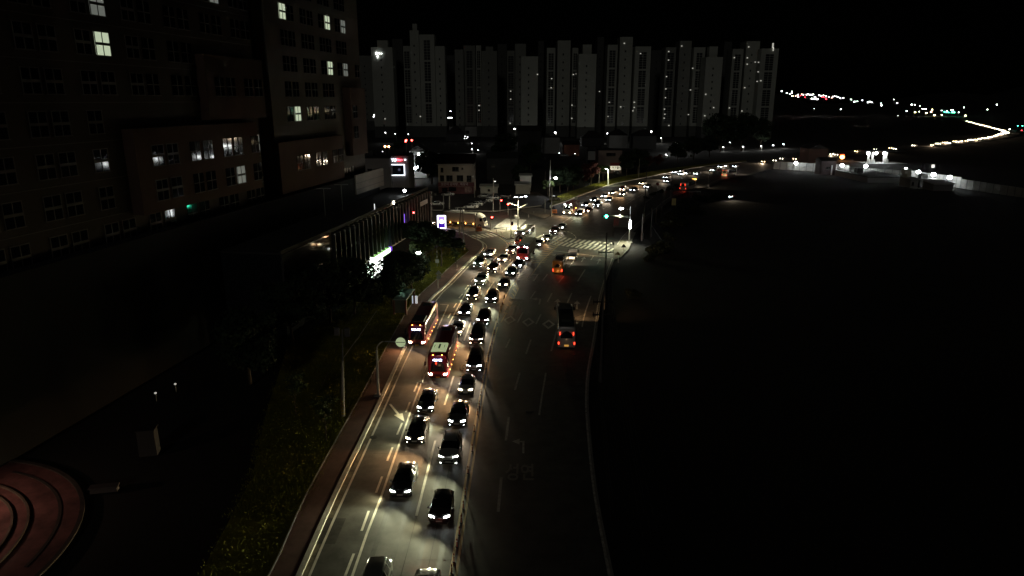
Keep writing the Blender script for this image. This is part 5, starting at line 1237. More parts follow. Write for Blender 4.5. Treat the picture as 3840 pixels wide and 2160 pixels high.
# tapering concrete pole with lamp arm, left verge
p = V(1287, 1560, .06); t = empty('street_pole', p, 0, 'pale concrete pole with a striped foot and a long thin arm on the grass verge', 'pole')
P = lambda u, v: (VD(u, v, p.y).x - p.x, 0, VD(u, v, p.y).z - .06)
mb = MB(); mb.tube([(0, 0, 0), P(1285, 1352)], .2, 12, .13); mb.build('pole', conc_pole, t, 40)
mb = MB(); mb.tube([P(1285, 1352), P(1289, 1340), P(1340, 1270), P(1413, 1165)], .035, 6); mb.build('arm', galv, t)
mb = MB()
for k in range(5): mb.tube([(0, 0, .25 + k * .36), (0, 0, .43 + k * .36)], .212, 12)
mb.build('yellow_band', M('band_yellow', (.5, .38, .03), .6), t)
mb = MB(); mb.box((P(1262, 1245)[0], .2, P(1262, 1245)[2]), (.5, .4, .8)); mb.box((P(1300, 1248)[0], .2, P(1300, 1248)[2]), (.5, .4, .9)); mb.build('transformer', M('transformer', (.10, .10, .10), .7), t)
mb = MB(); mb.tube([P(1285, 1352), P(1284, 1235)], .1, 8); mb.build('pole_top', M('pole_dim', (.1, .1, .1)), t)
# thin post near the store
p = V(1515, 1090, .06); t = empty('street_lamp', p, 0, 'thin pale lamp post among dark trees with a mushroom shaped lamp', 'lamp'); P = lambda u, v: (VD(u, v, p.y).x - p.x, 0, VD(u, v, p.y).z - .06)
mb = MB(); mb.tube([(0, 0, 0), P(1509, 986)], .11, 8, .09); mb.tube([P(1509, 990), P(1540, 978), P(1568, 967)], .04, 6); mb.build('pole', galv, t)
mb = MB(); q = P(1570, 947); mb.ball((q[0], -.2, q[2]), .42, .45); mb.build('lamp_glass', lamp_white, t)
add_lamp(lamp_data('park_lamp', 'POINT', 260, (.95, 1, .9), rad=.3), (q[0], -.3, q[2] - 1.0), parent=t)
# right mast with lamp, green signal, LED bar, banner
p = V(2359, 909, .1); t = empty('signal_mast', p, 0, 'grey mast right of the zebra crossing with a green light and a bright white bar', 'mast'); P = lambda u, v: (VD(u, v, p.y).x - p.x, 0, VD(u, v, p.y).z - .1)
mb = MB(); mb.tube([(0, 0, 0), P(2365, 775)], .18, 10, .1); mb.build('pole', galv, t, 40)
mb = MB(); mb.box((0, 0, .12), (1.6, 1.4, .24), 0, .8); mb.build('base_plate', concrete, t)
mb = MB(); mb.tube([P(2364, 815), P(2320, 810), P(2272, 808)], .08, 8, .05); mb.build('signal_arm', M('arm_white', (.28, .28, .25), .5), t)
q = P(2267, 811); signal('s', t, q, 'green')
mb = MB(); q = P(2329, 782); mb.tube([P(2365, 785), (q[0], 0, q[2] + .15)], .05, 6); mb.build('lamp_arm', galv, t)
mb = MB(); mb.ball((q[0], -.1, q[2]), .5, .5, 12, 8); mb.build('lamp_glass', lamp_white, t)
add_lamp(lamp_data('street_beam_right', 'SPOT', 6500, (.98, .97, .6), 108, .8, .3), (q[0], -.4, q[2] - .6), (-.3, -.35, -1), t)
mb = MB(); a_, b_ = P(2363, 826), P(2362, 847); mb.box((a_[0], -.35, (a_[2] + b_[2]) / 2), (.36, .16, a_[2] - b_[2])); mb.build('light_bar', lamp_white, t)
mb = MB(); a_ = P(2362, 852); mb.box((a_[0], -.35, a_[2]), (.5, .3, .4)); mb.build('light_box', lamp_white, t)
add_lamp(lamp_data('bar_glow', 'SPOT', 900, (1, 1, .95), 100, .8, .2), (0, -.9, 4), (-.1, -.5, -1), t)
mb = MB(); a_ = P(2325, 809); mb.box((a_[0], -.1, a_[2] - .1), (.5, .3, .7)); mb.build('traffic_camera', M('box_grey', (.3, .3, .28)), t)
# dark banner frame behind
p = V(2340, 905); t = empty('banner_frame', p, 0, 'dark banner stretched on a frame, its left third dim red, behind the green signal arm', 'banner'); P = lambda u, v: (VD(u, v, p.y + 6).x - p.x, 6, VD(u, v, p.y + 6).z)
x0, z0_ = P(2300, 852)[0], P(2300, 852)[2]; x1, z1_ = P(2360, 806)[0], P(2360, 806)[2]
mb = MB(); mb.box(((x0 + x1) / 2, 6, (z0_ + z1_) / 2), (x1 - x0, .08, z1_ - z0_)); mb.build('banner', M('banner_dark', (.02, .018, .018), .8, noise=.6, nscale=1.2), t)
mb = MB(); mb.box((x0 + (x1 - x0) * .17, 5.94, z0_ + (z1_ - z0_) * .45), ((x1 - x0) * .33, .03, (z1_ - z0_) * .6)); mb.build('red_patch', M('banner_red', (.08, .012, .012), .8, noise=.5, nscale=1.5), t)
mb = MB(); mb.tube([(x0, 6.1, 0), (x0, 6.1, z1_)], .07); mb.tube([(x1, 6.1, 0), (x1, 6.1, z1_)], .07); mb.build('frame', black_steel, t)
# utility poles on the right
def upole(u, v_arm1, v_arm2, vtop, Y, label, wid=2.3):
    q = VD(u, v_arm1, Y); t = empty('utility_pole', (q.x, Y, 0), 0, label, 'pole', 'power poles on the right'); zt = VD(u, vtop, Y).z
    mb = MB(); mb.tube([(0, 0, 0), (0, 0, zt)], .19, 10, .1); mb.build('pole', M('pole_dark', (.09, .085, .08), .9), t, 40)
    for v in (v_arm1, v_arm2):
        z = VD(u, v, Y).z; mb = MB(); mb.box((0, 0, z), (wid, .12, .12)); a = mb.build('cross_arm', black_steel, t)
        mb = MB()
        for x in (-wid / 2 + .08, -wid * .27, wid * .25, wid / 2 - .08): mb.tube([(x, 0, z + .05), (x, 0, z + .3)], .05, 6); mb.tube([(x, 0, z - .05), (x, 0, z - .35)], .035, 6)
        mb.build('insulator', dark_plastic, a)
    return t, VD(u, v_arm1, Y), VD(u, v_arm2, Y)
u1 = upole(2274, 915, 946, 872, 108, 'dark power pole with two cross arms in front of the zebra crossing', 2.5)
u2 = upole(2262, 1132, 1180, 1095, 78, 'nearly black power pole with two cross arms right of the white backed coach', 2.4)
u3 = upole(2415, 830, 850, 640, 190, 'tall dark pole right of the lit bar mast', 1.2)
u4 = upole(2408, 880, 890, 815, 165, 'short dark pole just right of the lit bar mast', .8)
u5 = upole(2518, 700, 712, 650, 240, 'dark pole left of the yellow sign board', 2.0)
u6 = upole(2658, 690, 700, 640, 270, 'dark pole in front of the far bend', 1.5)
mb = MB()
def wire(a, b, sag, n=14, r=.012):
    return [a + (b - a) * (k / n) - Vector((0, 0, sag * 4 * (k / n) * (1 - k / n))) for k in range(n + 1)]
gA = [(u1[1], u2[1]), (u1[2], u2[2])]
wires = []
for (a, b) in gA:
    for dx in (-1.1, -.6, .6, 1.1): wires.append((a + Vector((dx, 0, .3)), b + Vector((dx, 0, .3)), .9))
for b in (u2[1], u2[2]):
    for dx in (-1.1, .6, 1.1): wires.append((b + Vector((dx, 0, .3)), Vector((6.8 + dx, 34, b.z + .5)), .8))
for a in (u1[1], u1[2]):
    for dx in (-1, 1): wires.append((a + Vector((dx, 0, .3)), u3[1] + Vector((dx * .4, 0, .2)), 1.2))
wires += [(u3[1], u5[1], 1.2), (u3[2], u5[2], 1.2), (u5[1], u6[1], .8), (u4[1], u5[2], 1)]
for i, (a, b, s_) in enumerate(wires):
    mb = MB(); mb.tube(wire(a, b, s_), .011, 4); o = mb.build('power_line', wirem); tag(o, 'thin power line sagging between the dark poles on the right', 'wire', 'power lines on the right')
q0 = V(1284, 1235, 8.5)
for i, (a, b, lab) in enumerate([(VD(1284, 1240, 69), VD(1413, 1000, 120), 'thin cable running from the verge pole towards the dark trees'), (VD(1284, 1240, 69), VD(1180, 1500, 52), 'thin cable running down left from the verge pole')]):
    mb = MB(); mb.tube(wire(a, b, .5), .018, 5); tag(mb.build('cable', wirem), lab, 'wire')
# triangle warning signs seen from behind
for u, v, uc, vc, lab, r, m_ in [(2337, 955, 2339, 922, 'black triangular sign back in front of the bright kerb', .62, black_steel), (2318, 985, 2316, 950, 'dim triangular sign back on the grass below the zebra crossing', .6, M('sign_brown', (.10, .08, .04), .7)), (1643, 1082, 1645, 1022, 'grey triangular and round sign backs on the left pavement', .6, M('sign_grey', (.28, .28, .25), .6))]:
    p = V(u, v); c = VD(uc, vc, p.y); t = empty('warning_sign', p, 0, lab, 'sign', 'triangular signs'); dx = c.x - p.x
    mb = MB(); mb.tube([(0, 0, 0), (0, 0, c.z)], .05, 8); mb.build('post', galv, t)
    mb = MB(); mb.add([(dx - r, -.07, c.z - r * .55), (dx + r, -.07, c.z - r * .55), (dx, -.07, c.z + r * .75), (dx - r, -.05, c.z - r * .55), (dx + r, -.05, c.z - r * .55), (dx, -.05, c.z + r * .75)], [(0, 1, 2), (5, 4, 3), (0, 3, 4, 1), (1, 4, 5, 2), (2, 5, 3, 0)]); mb.build('sign_plate', m_, t)
    if u < 2000: mb = MB(); mb.disc((dx, -.07, c.z - .85), (0, 1, 0), .42, .03, 22); mb.build('round_plate', m_, t)
p = V(1640, 1000, .06); t = empty('notice_sign', p, 0, 'small pale square sign on a thin post in the trees', 'sign'); zt = VD(1640, 940, p.y).z
mb = MB(); mb.tube([(0, 0, 0), (0, 0, zt + 3)], .04, 6); mb.build('post', galv, t); zc = VD(1639, 994, p.y).z + .6
mb = MB(); mb.box((0, -.1, max(zc, 1.2)), (.75, .04, .8)); mb.build('sign_plate', M('sign_grey', (.4, .4, .4)), t)
p = V(2526, 775); c = VD(2526, 757, p.y); t = empty('sign_board', p, 0, 'yellowish upright board hanging on the dark pole on the right', 'sign')
mb = MB(); mb.box((0, 0, c.z), (1.3, .1, 2.2)); mb.build('board', M('board_yellow', (.5, .45, .2), .7, noise=.2, nscale=1), t); mb = MB(); mb.tube([(-.7, .1, 0), (-.7, .1, c.z + 1)], .06); mb.build('post', black_steel, t)
# tall empty billboard frames
for (uL, uR, vb, vt, lab) in [(2405, 2440, 900, 775, 'tall empty dark frame nearest the zebra crossing'), (2460, 2478, 835, 750, 'tall empty dark frame behind the nearest one')]:
    a, b = V(uL, vb), V(uR, vb - 12); zt = VD(uR, vt, b.y).z; t = empty('billboard_frame', a, 0, lab, 'frame', 'empty frames right of the road'); d = b - a
    mb = MB(); mb.tube([(0, 0, 0), (0, 0, zt - 1.2)], .14, 8); mb.tube([(d.x, d.y, 0), (d.x, d.y, zt)], .14, 8); mb.tube([(0, 0, zt - 1.2), (d.x, d.y, zt)], .1, 8); mb.tube([(0, 0, 1), (d.x, d.y, 4)], .05, 6); mb.tube([(d.x, d.y, 3), (d.x + 2, d.y - 3, 0)], .07, 6)
    mb.build('frame', black_steel, t)
# orange water barriers
orange = M('barrier_orange', (.62, .17, .04), .5)
for u, v, lab in [(1795, 866, 'orange barrier with a dark arrow at the front of the box lorry'), (2079, 799, 'orange barrier with a dark arrow on the far corner kerb')]:
    p = V(u, v, .1); t = empty('barrier', p, 0, lab, 'barrier', 'orange barriers'); mb = MB(); mb.box((0, 0, .55), (1.7, .5, 1.1), 0, .85); mb.build('body', orange, t)
    mb = MB(); mb.add([(-.5, -.27, .4), (-.1, -.27, .6), (-.5, -.27, .8), (0, -.27, .4), (.4, -.27, .6), (0, -.27, .8)], [(0, 1, 2), (3, 4, 5)]); mb.build('arrow', black_steel, t)
# advertising panel
p = V(1657, 858); t = empty('advertising_panel', p, 0, 'tall advertising panel with a glowing white border and violet picture beside the trees', 'panel'); z1_ = VD(1657, 806, p.y).z; zc = z1_ / 2; aw = (VD(1673, 830, p.y).x - VD(1641, 830, p.y).x)
mb = MB(); mb.box((0, 0, zc), (aw + .2, .4, z1_ + .1)); mb.build('case', black_steel, t)
mb = MB(); e = .22
for x in (-aw / 2 + e / 2, aw / 2 - e / 2): mb.box((x, -.22, zc), (e, .06, z1_ - .2))
mb.box((0, -.22, z1_ - .2), (aw - 2 * e, .06, .24)); mb.box((0, -.22, .22), (aw - 2 * e, .06, .2)); mb.build('lit_border', M('border_lit', (.9, .9, 1), .5, emit=(.8, .78, 1), es=6), t)
mb = MB(); mb.box((0, -.21, zc + z1_ * .25), (aw - 2 * e - .1, .04, z1_ * .36)); mb.build('picture', M('pic_violet', (.4, .3, .9), .5, emit=(.35, .24, 1), es=1.6), t)
mb = MB(); mb.box((0, -.21, zc - z1_ * .27), (aw - 2 * e - .1, .04, z1_ * .28)); mb.build('picture', M('pic_blue', (.05, .02, .4), .5, emit=(.12, .02, .75), es=.5, noise=0), t)
mb = MB(); mb.ball((0, -.2, zc + .1), aw * .33, .62, 14, 8); mb.v = [(x, -.22 + (y + .2) * .1, z) for x, y, z in mb.v]; mb.build('picture', M('pic_white', (1, 1, 1), .5, emit=(.95, .95, 1), es=6), t)
add_lamp(lamp_data('panel_glow', 'AREA', 90, (.6, .55, 1)), (0, -.6, zc), (0, -1, -.2), t).data.size = 2
# bus shelter
p = V(1516, 1180, .12); a = heading(p, False); t = empty('bus_shelter', p, a, 'glass bus shelter with a greenish lit roof and brown posts on the verge', 'shelter')
mb = MB(); mb.box((3, .6, 2.5), (6.4, 2.1, .14)); mb.build('roof', M('shelter_roof', (.32, .42, .36), .45), t)
mb = MB(); mb.box((3, 1.5, 1.3), (6.0, .04, 2.1)); mb.box((.1, .6, 1.3), (.04, 1.7, 2.1)); mb.build('glass_panel', M('shelter_glass', (.12, .14, .12), .15), t)
mb = MB()
for x in (.0, 2, 4, 6): mb.box((x, 1.6, 1.25), (.28, .28, 2.5))
mb.box((0, -.3, 1.25), (.28, .28, 2.5)); mb.box((6, -.3, 1.25), (.28, .28, 2.5)); mb.build('post', M('brown_post', (.13, .05, .03), .7), t)
mb = MB(); mb.box((3.2, .9, .45), (3, .4, .08)); mb.build('bench', M('bench', (.2, .12, .06), .7), t)
mb = MB(); mb.box((6.2, -.35, .7), (.12, .9, 1.3)); mb.build('lit_panel', M('shelter_lit', (.8, .8, .8), .5, emit=(.9, .95, 1), es=.5), t)
add_lamp(lamp_data('shelter_spill', 'POINT', 45, (.6, 1, .75), rad=.2), (4.2, 1.2, 3.9), parent=t)

# ---------------------------------------------------------------- trees
def crown_mesh(name, seed, r, h, clumps, n, leaf, mat, flat=.75):
    rnd = random.Random(seed); mb = MB(); cs = []
    for _ in range(clumps):
        a = rnd.uniform(0, 6.28); q = rnd.uniform(0, 1) ** .6 * r * .75; cs.append((q * math.cos(a), q * math.sin(a), rnd.uniform(-.5, .55) * h, rnd.uniform(.28, .5) * r))
    for k in range(n):
        c = rnd.choice(cs); d = Vector((rnd.gauss(0, 1), rnd.gauss(0, 1), rnd.gauss(0, 1))); d.normalize(); q = c[3] * rnd.uniform(.55, 1.05)
        p = Vector((c[0], c[1], c[2])) + Vector((d.x * q, d.y * q, d.z * q * flat)); s = leaf * rnd.uniform(.6, 1.5)
        a = Vector((rnd.gauss(0, 1), rnd.gauss(0, 1), rnd.gauss(0, .5))).normalized() * s; b = a.cross(d).normalized() * s * .6
        mb.add([p - a, p + b, p + a, p - b], [(0, 1, 2, 3)])
    me = mb.mesh(name); me.materials.append(mat); return me
def trunk_mesh(seed, h, r, spread):
    rnd = random.Random(seed); mb = MB(); mb.tube([(0, 0, 0), (rnd.gauss(0, .1), rnd.gauss(0, .1), h * .5), (rnd.gauss(0, .2), rnd.gauss(0, .2), h)], r, 7, r * .4)
    for k in range(7):
        a = rnd.uniform(0, 6.28); z = h * rnd.uniform(.4, .9); mb.tube([(0, 0, z), (math.cos(a) * spread * .5, math.sin(a) * spread * .5, z + h * .14), (math.cos(a) * spread * .8, math.sin(a) * spread * .8, z + h * .34)], r * .4, 5, r * .08)
    me = mb.mesh('trunk'); me.materials.append(bark); return me
TR = {'pine': (crown_mesh('crown', 1, 3.4, 2.6, 16, 6500, .2, leafd, .55), trunk_mesh(1, 6.2, .2, 2.6), 6.6), 'round': (crown_mesh('crown', 2, 2.6, 3.2, 14, 5000, .2, leafg), trunk_mesh(2, 4.5, .16, 2), 5.0),
      'russet': (crown_mesh('crown', 3, 2.8, 3.2, 12, 4000, .2, leafr), trunk_mesh(3, 4, .15, 2), 4.6), 'thin': (crown_mesh('crown', 4, 1.6, 2.6, 9, 900, .13, leafg), trunk_mesh(4, 4.2, .07, 1.4), 3.8), 'dark': (crown_mesh('crown', 5, 4.2, 4.2, 18, 7000, .26, leafd), trunk_mesh(5, 5, .22, 3), 6)}
TC = [0]
def tree(kind, u, v, s, label, group='trees', z=0):
    cm, tm, ch = TR[kind]; p = V(u, v, z); TC[0] += 1
    t = empty('pine_tree' if kind == 'pine' else 'tree', p, TC[0] * 1.7, label, 'tree', group); t.scale = (s, s, s)
    c = link('crown', cm, t); c.location = (0, 0, ch); link('trunk', tm, t)
n = 0
NEAR = [('pine', 1556, 972, .95, 'dark pine with a flat wide crown against the fins of the shop building'), ('pine', 1600, 985, 1.0, 'dark pine below the advertising panel, left of two'), ('pine', 1655, 1000, .92, 'dark pine below the advertising panel, right of two'), ('pine', 1708, 985, .6, 'small dark round pine near the twin poles'),
        ('dark', 1515, 1110, .85, 'big black tree right of the bright store front'), ('dark', 1470, 1150, .6, 'black tree just below the bright store front'), ('dark', 1545, 1085, .75, 'black tree under the mushroom lamp'), ('dark', 1385, 1170, .6, 'small black tree left below the bright store front'), ('dark', 1500, 1120, .7, 'dark tree behind the bus shelter'),
        ('round', 1585, 1010, .9, 'grey green tree left of the lit grass'), ('round', 1560, 1060, .8, 'grey green low tree above the bus shelter'), ('thin', 1625, 985, 1.0, 'thin bare young tree on the lit grass, left one'), ('thin', 1712, 1010, .8, 'thin bare young tree on the lit grass, right one'), ('thin', 1224, 1655, .95, 'thin bare sapling on the grass beside the red path'), ('thin', 1110, 1560, .9, 'thin bare sapling left of the striped pole'),
        ('dark', 1330, 1180, 1.0, 'black tree left of the bus shelter'), ('dark', 1240, 1210, 1.0, 'black tree below the shop cladding'), ('dark', 1100, 1290, 1.0, 'nearly invisible dark tree behind the verge pole'), ('dark', 940, 1440, 1.0, 'nearly invisible dark tree far left of the verge pole')]
for k_, u, v, s, lab in NEAR: tree(k_, u, v, s, lab, 'trees left of the road')
TL_ = ['rusty red leaved tree, left of two on the lit roadside grass', 'rusty red leaved tree, right of two on the lit roadside grass', 'black evergreen next left of the rusty red trees', 'black evergreen behind the round sign of the crane lorry', 'dull green tree between the rusty red trees and the bright pale post', 'black evergreen nearest the village street lamp pole', 'black evergreen just right of the bright pale post', 'black evergreen right of the thin grey pole', 'rusty red tree near the left end of the far grass strip', 'rusty red tree farther along the far grass strip', 'black evergreen past the end of the far grass strip', 'large black evergreen below the rightmost village lamps', 'large black evergreen left of the small distant lamp row', 'huge black tree clump near the last apartment block', 'huge black tree clump in front of the blocks on the right', 'huge black tree at the right end of the apartment row', 'black tree behind the wide unlit hall', 'black tree right of the wide unlit hall', 'black tree left of the cream restaurant', 'dull green tree behind the pale sheds', 'dull green tree behind the dark wing of the sign building', 'dark tree at the back of the parking lot by the green fence']
for i, (k_, u, v, s) in enumerate([('russet', 2190, 700, 1.1), ('russet', 2215, 692, 1.3), ('dark', 2150, 712, 1.0), ('dark', 2128, 720, .9), ('round', 2262, 680, 1.0), ('dark', 2100, 722, 1.0), ('dark', 2350, 655, 1.1), ('dark', 2390, 650, 1.2), ('russet', 2430, 638, 1.0), ('russet', 2470, 632, 1.0), ('dark', 2540, 612, 1.2), ('dark', 2600, 600, 1.4), ('dark', 2660, 590, 1.4), ('dark', 2780, 566, 2.6), ('dark', 2700, 570, 2.6), ('dark', 2850, 560, 2.2), ('dark', 1890, 600, 1.6), ('dark', 1990, 640, 1.4), ('dark', 1620, 690, 1.4), ('round', 2055, 735, .8), ('round', 1500, 600, 1.6), ('dark', 1950, 700, .9)]):
    lab = TL_[i]
    tree(k_, u, v, s, lab, 'trees beyond the junction')
# dark scrub on the bank right of the road
bush = crown_mesh('crown', 9, 2.2, 1.6, 12, 3500, .16, M('scrub', (.018, .024, .010), .95, noise=.6, nscale=1.1), .6); bst = trunk_mesh(9, .9, .06, 1.2)
for i, (u, v, s) in enumerate([(2440, 975, .8), (2480, 930, .9), (2370, 1110, .7), (2505, 895, 1.0), (2500, 850, 1.1), (2520, 815, 1.2), (2550, 795, 1.2), (2590, 775, 1.3), (2640, 755, 1.2), (2690, 745, 1.2), (2560, 760, .8), (2610, 745, .9), (2540, 840, 1.5), (2600, 800, 1.5), (2480, 950, 1.5)]):
    p = V(u, v); t = empty('bush', p, i * 1.3, ['low dark bush nearest the two empty frames', 'dark bush behind the empty frames', 'small lone dark bush on the bank beside the stop line', 'dark bush beyond the empty frames', 'dark bush below the yellowish board', 'dark bush right of the yellowish board', 'dark bush at the foot of the small dark shelter', 'dark bush just right of the small dark shelter', 'dark bush left of the cars in the field', 'dark bush beside the parked red car in the field', 'small dark bush in front of the small dark shelter', 'small dark bush behind the yellowish board', 'big dark bush in the field below the yellowish board', 'big dark bush in the field below the shelter', 'big dark bush in the field nearest the empty frames'][i], 'bush', 'bushes on the right bank'); t.scale = (s, s, s)
    c = link('crown', bush, t); c.location = (0, 0, .7); link('stem', bst, t)
# median planting beyond the junction (dark)
for i, (u, v, s) in enumerate([(2450, 732, .7), (2480, 722, .7), (2510, 712, .7), (2540, 702, .7), (2420, 745, .6)]):
    p = V(u, v); t = empty('bush', p, i, 'dark reddish bush in the strip left of the departing coach', 'bush', 'bushes in the far strip'); t.scale = (s, s, s); c = link('crown', bush, t); c.location = (0, 0, .6); link('stem', bst, t)
# shelter on the right of the far road
p = V(2600, 745); t = empty('shelter', p, R(35), 'small dark shelter with a pale roof at the right kerb of the far bend', 'shelter')
mb = MB(); mb.box((0, 0, 2.5), (4.5, 2, .12)); mb.build('roof', M('shelter_pale', (.3, .3, .28), .6), t); mb = MB()
for x in (-2, -.7, .7, 2): mb.box((x, .8, 1.25), (.12, .12, 2.5)); mb.box((x, -.8, 1.25), (.1, .1, 2.5))
mb.build('post', black_steel, t)

# ---------------------------------------------------------------- village lamps and distant lights
sl_p = MB().tube([(0, 0, 0), (0, 0, 6)], .07, 6, .05).tube([(0, 0, 6), (-.6, 0, 6.2)], .04, 5).mesh('pole'); sl_p.materials.append(galv)
sl_l = MB().ball((-.6, 0, 6.05), .34, .7, 8, 6).mesh('lamp_glass'); sl_l.materials.append(M('village_lamp', (.9, .9, .9), .4, emit=(.93, .97, 1), es=14))
VL = [(1927, 483, 2.0), (1933, 523, .9), (1915, 554, .8), (1986, 568, 1), (2072, 525, .9), (2079, 550, 1.1), (2131, 529, 1.1), (2162, 530, 1), (2079, 497, 2.1), (2275, 501, 2.0), (2440, 493, 1.9), (2479, 518, 1.1), (2098, 574, .7), (2217, 579, 1), (2422, 595, .8), (2158, 576, .6), (1744, 511, .9), (1754, 514, .9), (1742, 519, .8), (1750, 519, .8), (1769, 538, 1), (1769, 560, 1.1), (1793, 563, .8), (1689, 417, 1.2), (1680, 442, 2), (1691, 442, 1.6), (1884, 551, .8), (1444, 497, 1.2), (1402, 430, 1.2), (1400, 438, 1.3), (1482, 502, 1), (1531, 503, 1),
      (2519, 561, 2.0), (2531, 558, 1.8), (2589, 536, 2.0), (2597, 537, 1.8), (2534, 535, 1.3), (2540, 534, 1.2), (2626, 553, 1), (2677, 535, 1.2), (2712, 552, 1.1), (2737, 534, 1), (2786, 550, 1.1), (2853, 548, 1.3), (2898, 545, 1.4), (2937, 540, 1.3), (2498, 579, .8), (2543, 579, .8), (1436, 568, .6), (1596, 575, 1)]
vm = M('village_lamp', (.9, .9, .9), .4, emit=(.93, .97, 1), es=14)
for i, (u, v, s) in enumerate(VL):
    Y = max(150, V(u, v + 14).y) if v > 450 else 620; Y = min(Y, 560); q = VD(u, v, Y)
    t = empty('street_lamp', (q.x + .6 * s, Y, q.z - 6.05), 0, 'small white street lamp shining in the dark village', 'lamp', 'village street lamps')
    o = link('pole', sl_p, t); zz = q.z - 6.05
    o.scale = (1, 1, 1)
    g_ = link('lamp_glass', sl_l, t); g_.scale = (s, s, s * .85); g_.location = (.6 * s - .6, 0, 6.05 - 6.05 * s * .85)
    if s >= 1.1 and v > 470: add_lamp(lamp_data('village_glow', 'POINT', 260 * s * s, (1, 1, .93), rad=.3), (-.2, -1.2, 5.2), parent=t)
# bright pair near the gabled house
for u, v, lab in [(1557, 631, 'dazzling white lamp left of a close pair beside the grey gabled house'), (1564, 627, 'dazzling white lamp right of a close pair beside the grey gabled house'), (1570, 578, 'white wall lamp high on the grey gabled house')]:
    Y = V(1568, 672).y - 1.2; q = VD(u, v, Y); t = empty('flood_lamp', q, 0, lab, 'lamp', 'lamps at the gabled house'); mb = MB(); mb.ball((0, 0, 0), .6 if v > 600 else .4); mb.build('lamp_glass', lamp_white, t); mb = MB(); mb.tube([(0, 0, 0), (0, .9, .2)], .06); mb.build('bracket', galv, t)
    add_lamp(lamp_data('flood', 'POINT', 170 if v > 600 else 40, (1, 1, .92), rad=.3), (0, -1, -.3), parent=t)
for i, (u, v, c_) in enumerate([(1523, 526, 'r'), (1544, 526, 'r'), (1521, 530, 'r'), (1444, 549, 'o'), (1458, 550, 'o')]):
    q = VD(u, v, 330); t = empty('tail_lamps', q, 0, ['red light above the glowing sign building, left', 'red light above the glowing sign building, right', 'red light just under the left one above the glowing sign building', 'orange light behind the dark wing, left', 'orange light behind the dark wing, right'][i], 'lamp', 'red and orange lights behind the sign building')
    mb = MB(); mb.ball((0, 0, 0), .42); mb.build('lamp_glass', M('far_red', (.9, .1, .1), .4, emit=(1, .05, .04), es=25) if c_ == 'r' else M('far_orange', (.9, .4, .1), .4, emit=(1, .4, .15), es=30), t); mb = MB(); mb.tube([(0, 0, 0), (0, 0, -q.z)], .06); mb.build('pole', galv, t)
# far lights on the rising land at the right
Z = lambda x, y: (2800 + x * .40373, 300 + y * .40373)
FL = [(325, 103, 'w', 1), (372, 123, 'w', 1), (422, 108, 'w', 1), (402, 132, 'w', .8), (425, 150, 'y', 1.2), (418, 120, 'w', .8), (455, 148, 'p', .8), (475, 137, 'w', 1), (480, 158, 'w', .8), (500, 145, 'r', .9), (513, 132, 'p', .9), (528, 138, 'w', .7), (541, 160, 'r', .8), (555, 137, 'w', .7), (571, 133, 'w', 1), (588, 137, 'w', 1), (602, 141, 'w', 1), (617, 134, 'w', 1), (637, 158, 'w', 1.2), (672, 142, 'w', .8), (690, 146, 'w', .9), (712, 143, 'w', .9), (735, 150, 'w', 1), (700, 157, 'r', 1), (715, 160, 'r', 1), (738, 177, 'r', 1.4), (765, 157, 'w', .7), (792, 164, 'p', 1), (800, 154, 'w', .7), (819, 151, 'w', .8), (835, 154, 'w', .7), (850, 158, 'w', .8), (867, 169, 'w', 1), (898, 166, 'w', 1), (605, 174, 'w', 1.4), (620, 176, 'w', 1.4), (634, 176, 'w', 1.4), (650, 177, 'w', 1.4), (662, 178, 'w', 1.2),
      (972, 181, 'w', .9), (1001, 202, 'w', 1.2), (1028, 199, 'w', .8), (1074, 189, 'w', .8), (1125, 208, 'w', .9), (1145, 201, 'w', .9), (1163, 208, 'w', .9), (1253, 236, 'w', 1.3), (1248, 217, 'w', .8), (1367, 181, 'w', .7), (1398, 215, 'w', 1.1), (1533, 228, 'w', 1.3), (1562, 230, 'w', .9), (1608, 241, 'w', .7), (876, 271, 'w', 1.2), (627, 265, 'w', .5),
      (1485, 289, 'w', 1), (1565, 299, 'y', 1.4), (1604, 293, 'w', .7), (1668, 306, 'y', 1.7), (1714, 297, 'p', 1.6), (1723, 275, 'y', 1.2), (1743, 327, 'y', 1.6), (1812, 325, 'y', 1.1), (1846, 350, 'w', 1.3), (1810, 283, 'w', .7), (1840, 296, 'g', 1.5), (1858, 300, 'g', 1.3), (1876, 301, 'g', 1.1), (1910, 299, 'g', 1.8), (1926, 299, 'g', 1.8), (1862, 286, 'w', .8), (1901, 279, 'w', .8), (1916, 280, 'w', .8), (1970, 300, 'w', .8), (1943, 362, 'w', 1.6), (1900, 364, 'w', .6), (2032, 331, 'y', 1.5), (2018, 255, 'w', .9), (2236, 274, 'w', .9), (2325, 228, 'w', 1.1), (1405, 331, 'w', .5), (1630, 268, 'w', .6), (1642, 268, 'w', .6), (1654, 268, 'w', .6), (1666, 268, 'w', .6),
      (2442, 458, 'w', 1.2), (2440, 480, 'g', 1.2), (2518, 425, 'g', 1), (2562, 426, 'g', 1), (2556, 470, 'r', 1.5), (2552, 492, 'r', 1.8), (2565, 500, 'r', 1.2), (1577, 583, 'g', 1.5), (1560, 607, 'w', .9), (2270, 478, 'w', 1.1)]
fm_ = {'w': M('far_white', (.9, .9, .9), .4, emit=(1, .96, .9), es=24), 'y': M('far_yellow', (.9, .8, .4), .4, emit=(1, .8, .4), es=24), 'p': M('far_pink', (.9, .6, .5), .4, emit=(1, .5, .35), es=16), 'r': M('far_redl', (.9, .05, .05), .4, emit=(1, .03, .04), es=14), 'g': M('far_green', (.1, .9, .5), .4, emit=(.08, 1, .55), es=16)}
fl_m = MB().ball((0, 0, 0), 1, .8, 8, 6).mesh('lamp_glass'); fl_m.materials.append(fm_['w'])
